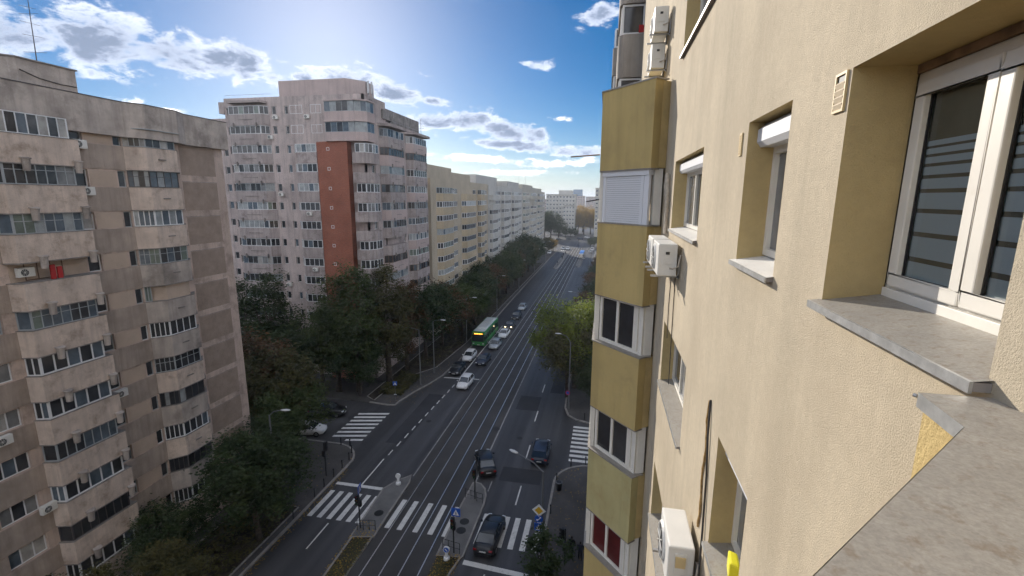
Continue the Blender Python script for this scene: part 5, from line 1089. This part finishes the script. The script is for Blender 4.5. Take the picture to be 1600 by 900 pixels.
street_lamp(-3.85, 59.0, 9.3, 178, 1.35, 1.1, 'street lamp in front of the lime tree on the right pavement')
street_lamp(-28.2, 33.2, 9.0, 10, 1.2, 0.5, 'street lamp standing among the trees at the left corner')
street_lamp(-26.4, 62.6, 8.6, 185, 2.6, 0.3, 'grey street lamp on the left pavement past the side street')
street_lamp(-26.1, 67.6, 8.6, 0, 1.4, 0.3, 'second grey lamp on the left pavement past the side street')
street_lamp(-25.6, 84.0, 8.8, 0, 1.4, 0.3, 'grey street lamp beside the bus')
for i, yy in enumerate((110, 140, 172, 205)): street_lamp(-25.6, yy, 8.8, 0, 1.4, 0.3, '%s of the far street lamps along the left pavement' % ordn[i])
for i, yy in enumerate((95, 150, 178)): street_lamp(-4.9, yy, 8.6, 180, 1.4, 0.3, '%s of the far street lamps along the right pavement' % ordn[i])
def traffic_light(x, y, h, face, label, bz=0.13, extra=True):
    t = thing('traffic_light', label, 'traffic light', (x, y, bz), rad(face)); MB().tube([(0,0,0), (0,0,h)], .06, 8).build('pole', M['black'], t)
    hd = MB().box(.06, .30, -.16, .16, h-.95, h).build('signal_head', M['black'], t, bevel=.03)
    for i, c in enumerate(((.20, .02, .02), (.16, .10, .02), (.02, .12, .05))):
        z = h-.17-.30*i; MB().tube([(.30, 0, z), (.31, 0, z)], .11, 12).build('lens', plain('signal_lens_%d' % i, c, .3) if ('signal_lens_%d' % i) not in bpy.data.materials else bpy.data.materials['signal_lens_%d' % i], hd)
        MB().tube([(.30, 0, z+.03), (.46, 0, z+.05)], .12, 10, cap=False).build('visor', M['black'], hd)
    if extra: MB().box(-.30, -.06, -.14, .14, h-1.35, h-.75).build('pedestrian_signal', M['black'], t, bevel=.03)
    return t
traffic_light(-26.75, 38.5, 3.6, 90, 'traffic light on the left corner beside the bollards')
traffic_light(-19.5, 32.2, 3.3, -90, 'traffic light with blue sign on the left refuge island', 0.12)
traffic_light(-10.75, 31.1, 3.3, -90, 'traffic light with crossing sign on the right refuge island', 0.12)
traffic_light(-10.95, 38.0, 3.2, -90, 'traffic light at the rounded tip of the right island', 0.12, False)
traffic_light(-14.6, 266, 5.0, -90, 'black traffic light at the far crossing between the tracks', 0.0, False)
traffic_light(-2.0, 31.6, 3.2, 180, 'dark signal head on a post beside the two pedestrians', 0.13, False)
def crossing_sign(t, w=.6, two=True, y=0.0, z=0.0):
    """blue square with white triangle and walking figure, local x is the face direction"""
    MB().box(-.012, .012, y-w/2, y+w/2, z, z+w).build('sign_plate', M['signblue'], t, bevel=.004)
    for s in ((1, -1) if two else (1,)):
        o = MB().poly([(s*.014, y-w*.36*s, z+w*.14), (s*.014, y+w*.36*s, z+w*.14), (s*.014, y, z+w*.84)]).build('white_triangle', M['signwhite'], t)
        f = MB(); q = s*.016
        f.poly([(q, y-.02*s, z+w*.44), (q, y+.03*s, z+w*.44), (q, y+.03*s, z+w*.58), (q, y-.02*s, z+w*.58)]); f.poly([(q, y-.07*s, z+w*.20), (q, y-.03*s, z+w*.20), (q, y+.03*s, z+w*.44), (q, y-.02*s, z+w*.44)]); f.poly([(q, y+.06*s, z+w*.20), (q, y+.09*s, z+w*.20), (q, y+.03*s, z+w*.44), (q, y-.0*s, z+w*.44)])
        f.build('walking_figure', M['black'], o)
def sign_thing(x, y, z, face, label, cat='sign'): return thing('traffic_sign', label, cat, (x, y, z), rad(face))
t = sign_thing(-10.5, 31.02, 3.48, -90, 'blue pedestrian crossing sign on the right refuge island'); crossing_sign(t, .72)
t = sign_thing(-19.42, 32.3, 3.45, 190, 'blue pedestrian crossing sign seen edge on, left refuge island'); crossing_sign(t, .72)
MB().disc((0.2, 0, 0.95), (1, 0, 0), .01, 6, 0, .01).build('bolt', M['steel'], t)
# stack of signs on the right lamp pole: priority diamond, keep-right disc, crossing sign
t = sign_thing(-3.98, 31.0, 3.25, -92, 'stacked priority, roundabout arrow and crossing signs on the right lamp pole')
b = MB(); b.obox((0.0, 0, 1.75), (.012, 0, 0), (0, .26, .26), (0, -.26, .26)); d1 = b.build('priority_diamond', M['signwhite'], t); MB().obox((0.016, 0, 1.75), (.003, 0, 0), (0, .16, .16), (0, -.16, .16)).build('yellow_centre', M['signyellow'], d1)
d2 = MB().disc((0, 0, 1.05), (1, 0, 0), .32, 24, 0, .024).build('blue_disc', M['signblue'], t)
b = MB(); b.tube([(.018, -.12, .95), (.018, .0, 1.0), (.018, .10, 1.14)], .03, 6); b.disc((.018, -.12, .94), (1, 0, 0), .07, 10, 0, .012); b.disc((.018, .12, 1.17), (1, 0, 0), .06, 10, 0, .012); b.build('white_arrow', M['signwhite'], d2)
crossing_sign(t, .66, True, 0, .02)
# no stopping sign, parking signs
t = sign_thing(-4.0, 58.8, 2.2, -90, 'round magenta no stopping sign on the pole before the lime tree'); d = MB().disc((0, 0, .3), (1, 0, 0), .30, 20, 0, .02).build('sign_disc', M['signred'], t); MB().disc((.012, 0, .3), (1, 0, 0), .2, 20, 0, .006).build('disc_centre', M['signblue'], d)
t = sign_thing(-34.0, 49.0, .13, -60, 'blue parking sign on a post in the left side street'); t.location.z = 0; MB().tube([(0,0,0), (0,0,2.6)], .035, 6).build('post', M['polegrey'], t); pl_s = MB().box(.036, .056, -.30, .30, 2.0, 2.6).build('sign_plate', M['signblue'], t)
b = MB(); q = .060; b.box(q-.004, q, -.13, -.05, 2.08, 2.52).box(q-.004, q, -.049, .09, 2.44, 2.52).box(q-.004, q, -.049, .09, 2.26, 2.34).box(q-.004, q, .091, .16, 2.28, 2.50); attach(b.build('letter_p', M['signwhite']), pl_s)
t = sign_thing(-27.6, 56.5, .13, -75, 'blue sign on a thin post at the far corner of the side street'); MB().tube([(0,0,0), (0,0,2.9)], .035, 6).build('post', M['polegrey'], t); crossing_sign(t, .6, False, 0, 2.25); MB().box(.03, .05, -.2, .2, .9, 1.0).build('small_plate', M['signwhite'], t)
def guide_post(x, y, face, label):
    t = thing('guide_post', label, 'bollard', (x, y, .12), rad(face)); MB().tube([(0,0,0), (0,0,.18), (0,0,.22), (0,0,.62)], [.26, .24, .12, .12], 12).build('base', M['signwhite'], t)
    h = MB().tube([(-.07,0,.86), (.07,0,.86)], .26, 20).build('sign_head', M['signwhite'], t); MB().disc((.078, 0, .86), (1,0,0), .21, 20, 0, .012).build('blue_disc', M['signblue'], h)
    MB().obox((.09, 0, .86), (.003, 0, 0), (0, .10, -.10), (0, .03, .03)).build('white_arrow', M['signwhite'], h); return t
guide_post(-19.0, 38.7, 90, 'white guide post with round head on the left refuge island')
guide_post(-11.1, 30.35, -90, 'white guide post with blue arrow disc on the right median')
def bollard(x, y, label):
    t = thing('bollard', label, 'bollard', (x, y, .13), 0, 'bollards on the left corner' if x < -20 else 'bollards on the right corner')
    MB().tube([(0,0,0), (0,0,.06), (0,0,.08), (0,0,.72)], [.09, .09, .055, .05], 10).build('post', M['black'], t); MB().tube([(0,0,.72), (0,0,.78), (0,0,.86), (0,0,.90)], [.05, .085, .085, .03], 10).build('cap', M['black'], t)
for i, (x, y) in enumerate(((-25.85, 32.1), (-25.85, 35.2), (-25.88, 36.8), (-25.9, 38.5), (-25.92, 40.1), (-26.0, 41.6), (-26.5, 43.0), (-27.4, 44.2), (-28.6, 44.3))): bollard(x, y, '%s black bollard along the left kerb counted from the near end' % ordn[i])
for i, (x, y) in enumerate(((-3.75, 37.4), (-3.72, 42.4), (-2.5, 45.3), (-1.0, 46.0), (0.5, 46.2))): bollard(x, y, '%s black bollard along the right kerb counted from the near end' % ordn[i])
bollard(-1.6, 56.3, 'black bollard beyond the right side street')
def railing(p, q, label, n=3, h=.95, bz=.12):
    t = thing('guard_rail', label, 'railing', (p[0], p[1], bz)); d = Vector((q[0]-p[0], q[1]-p[1], 0))
    for i in range(n): c = d*i/(n-1); MB().tube([c, c+Vector((0,0,h))], .025, 6).build('post', M['black'], t)
    for z in (h, h*.45): MB().tube([Vector((0,0,z)), d+Vector((0,0,z))], .02, 6).build('rail_bar', M['black'], t)
railing((-11.9, 38.0), (-10.1, 37.5), 'black pipe railing across the tip of the right island', 4)
railing((-11.75, 31.3), (-10.25, 31.05), 'black pipe railing at the near end of the right island', 4)
railing((-19.6, 31.9), (-18.1, 32.2), 'black pipe railing at the near end of the left island', 4)
railing((-20.0, 187), (-20.0, 245), 'long railing along the far left tram platform', 24, 1.0, .25)
railing((-9.6, 196), (-9.6, 239), 'long railing along the far right tram platform', 18, 1.0, .25)
t = thing('litter_bin', 'dark round litter bin on the right pavement by the kerb', 'bin', (-3.35, 40.9, .13)); b = MB().tube([(0,0,.10), (0,0,.85)], [.24, .30], 16); b.build('bin_body', M['iron'], t); MB().tube([(0,0,.86), (0,0,.93)], [.33, .31], 16).build('bin_rim', M['polegrey'], t); MB().disc((0,0,.935), (0,0,1), .26, 16, 0, .004).build('bin_opening', M['black'], t)
MB().tube([(0,0,0), (0,0,.10)], .12, 10).build('bin_foot', M['iron'], t)
# tram stop shelter far off
t = thing('tram_shelter', 'tram stop shelter with bright blue roof on the far right platform', 'shelter', (-10.6, 222, .25)); MB().box(-.9, 1.0, -7, 7, 2.55, 2.75).build('roof', plain('shelter_blue', (0.05, 0.22, 0.62), .5), t, bevel=.04); MB().box(.8, .86, -6.5, 6.5, .3, 2.4).build('back_glass', PANES[3], t); MB().box(-.95, 1.05, -8.3, -7.05, 2.4, 2.8).build('roof_end', M['signwhite'], t)
for yy in (-6.4, -2.1, 2.1, 6.4): ubox('post', t, .78, .9, yy-.05, yy+.05, 0, 2.55, M['polegrey'])
# ------------------------------------------------------------------ people
def person_mesh(seed, top, legs, skin=(0.30, 0.17, 0.12), hair=(0.02, 0.015, 0.01), stride=.22):
    J = {'pel': (0, 0, .95), 'ch': (.01, 0, 1.25), 'sh': (0, 0, 1.44), 'nk': (.02, 0, 1.52), 'hd': (.04, 0, 1.63), 'ht': (.03, 0, 1.74)}
    V = list(J.values()); R_ = [.15, .165, .12, .055, .095, .075]; E_ = [(0, 1), (1, 2), (2, 3), (3, 4), (4, 5)]
    for s in (-1, 1):
        k = len(V); f = s*stride
        V += [(0, s*.09, .90), (f*.45+.03, s*.10, .50), (f, s*.10, .09), (f+.14, s*.11, .04)]; R_ += [.105, .07, .045, .04]; E_ += [(0, k), (k, k+1), (k+1, k+2), (k+2, k+3)]
        k = len(V); V += [(0, s*.20, 1.40), (-f*.5, s*.25, 1.12), (-f*.6+.10, s*.24, .88), (-f*.6+.15, s*.235, .80)]; R_ += [.07, .05, .038, .035]; E_ += [(2, k), (k, k+1), (k+1, k+2), (k+2, k+3)]
    me = bpy.data.meshes.new('person'); me.from_pydata(V, E_, []); o = bpy.data.objects.new('tmp', me); COL.objects.link(o)
    md = o.modifiers.new('s', 'SKIN'); md.use_smooth_shade = True
    sv = me.skin_vertices[0].data
    for i, r in enumerate(R_): sv[i].radius = (r, r)
    sv[0].use_root = True
    o.modifiers.new('b', 'SUBSURF').levels = 2; o.modifiers['b'].render_levels = 2
    dg = bpy.context.evaluated_depsgraph_get(); m2 = bpy.data.meshes.new_from_object(o.evaluated_get(dg)); bpy.data.objects.remove(o)
    m2.materials.clear()
    for m in (top, legs, plain('skin', skin, .6), plain('hair', hair, .7), M['black']): m2.materials.append(m)
    for p in m2.polygons:
        c = p.center; p.use_smooth = True
        p.material_index = 4 if c.z < .10 else 1 if c.z < .93 and abs(c.y) < .19 else 2 if (c.z > 1.5 and c.x > .02 and c.z < 1.70) or (c.z < .86) else 3 if c.z > 1.54 else 0
    return m2
pm1 = person_mesh(1, plain('dark_coat', (0.02, 0.02, 0.025), .8), plain('dark_trousers', (0.02, 0.022, 0.03), .8)); pm2 = person_mesh(2, plain('navy_jacket', (0.025, 0.028, 0.045), .8), plain('black_trousers', (0.012, 0.012, 0.014), .8), stride=.12)
def person(x, y, face, me, label, s=1.0, bz=.13):
    o = link('person', me); o.location = (x, y, bz); o.rotation_euler = (0, 0, rad(face)); o.scale = (s, s, s); return tag(o, label, 'person')
person(-1.55, 32.7, 80, pm1, 'person in dark coat on the right pavement, left of the two')
person(-0.85, 32.3, 95, pm2, 'person in navy jacket on the right pavement, right of the two', .97)
for i, (x, y) in enumerate(((-19.3, 196), (-19.0, 214), (-19.4, 226), (-19.0, 232))): person(x, y, 30+90*i, pm1 if i % 2 else pm2, '%s person in dark clothes waiting on the far left tram platform' % ordn[i], 1.0, .25)

# ------------------------------------------------------------------ autumn haze over the town
hz = MB().box(-3010, 3010, -610, 5010, -2.0, 62.0).build('haze', bpy.data.materials.new('thin_haze')); hm = hz.data.materials[0]; hm.use_nodes = True; hn = hm.node_tree; hn.nodes.remove(hn.nodes['Principled BSDF'])
pv = hn.nodes.new('ShaderNodeVolumePrincipled'); pv.inputs['Color'].default_value = (0.80, 0.87, 0.97, 1); pv.inputs['Density'].default_value = 0.00028; pv.inputs['Anisotropy'].default_value = 0.3; hn.links.new(pv.outputs[0], hn.nodes['Material Output'].inputs['Volume'])
tag(hz, 'thin pale blue haze filling the street and the air beyond', 'haze', None, 'stuff')
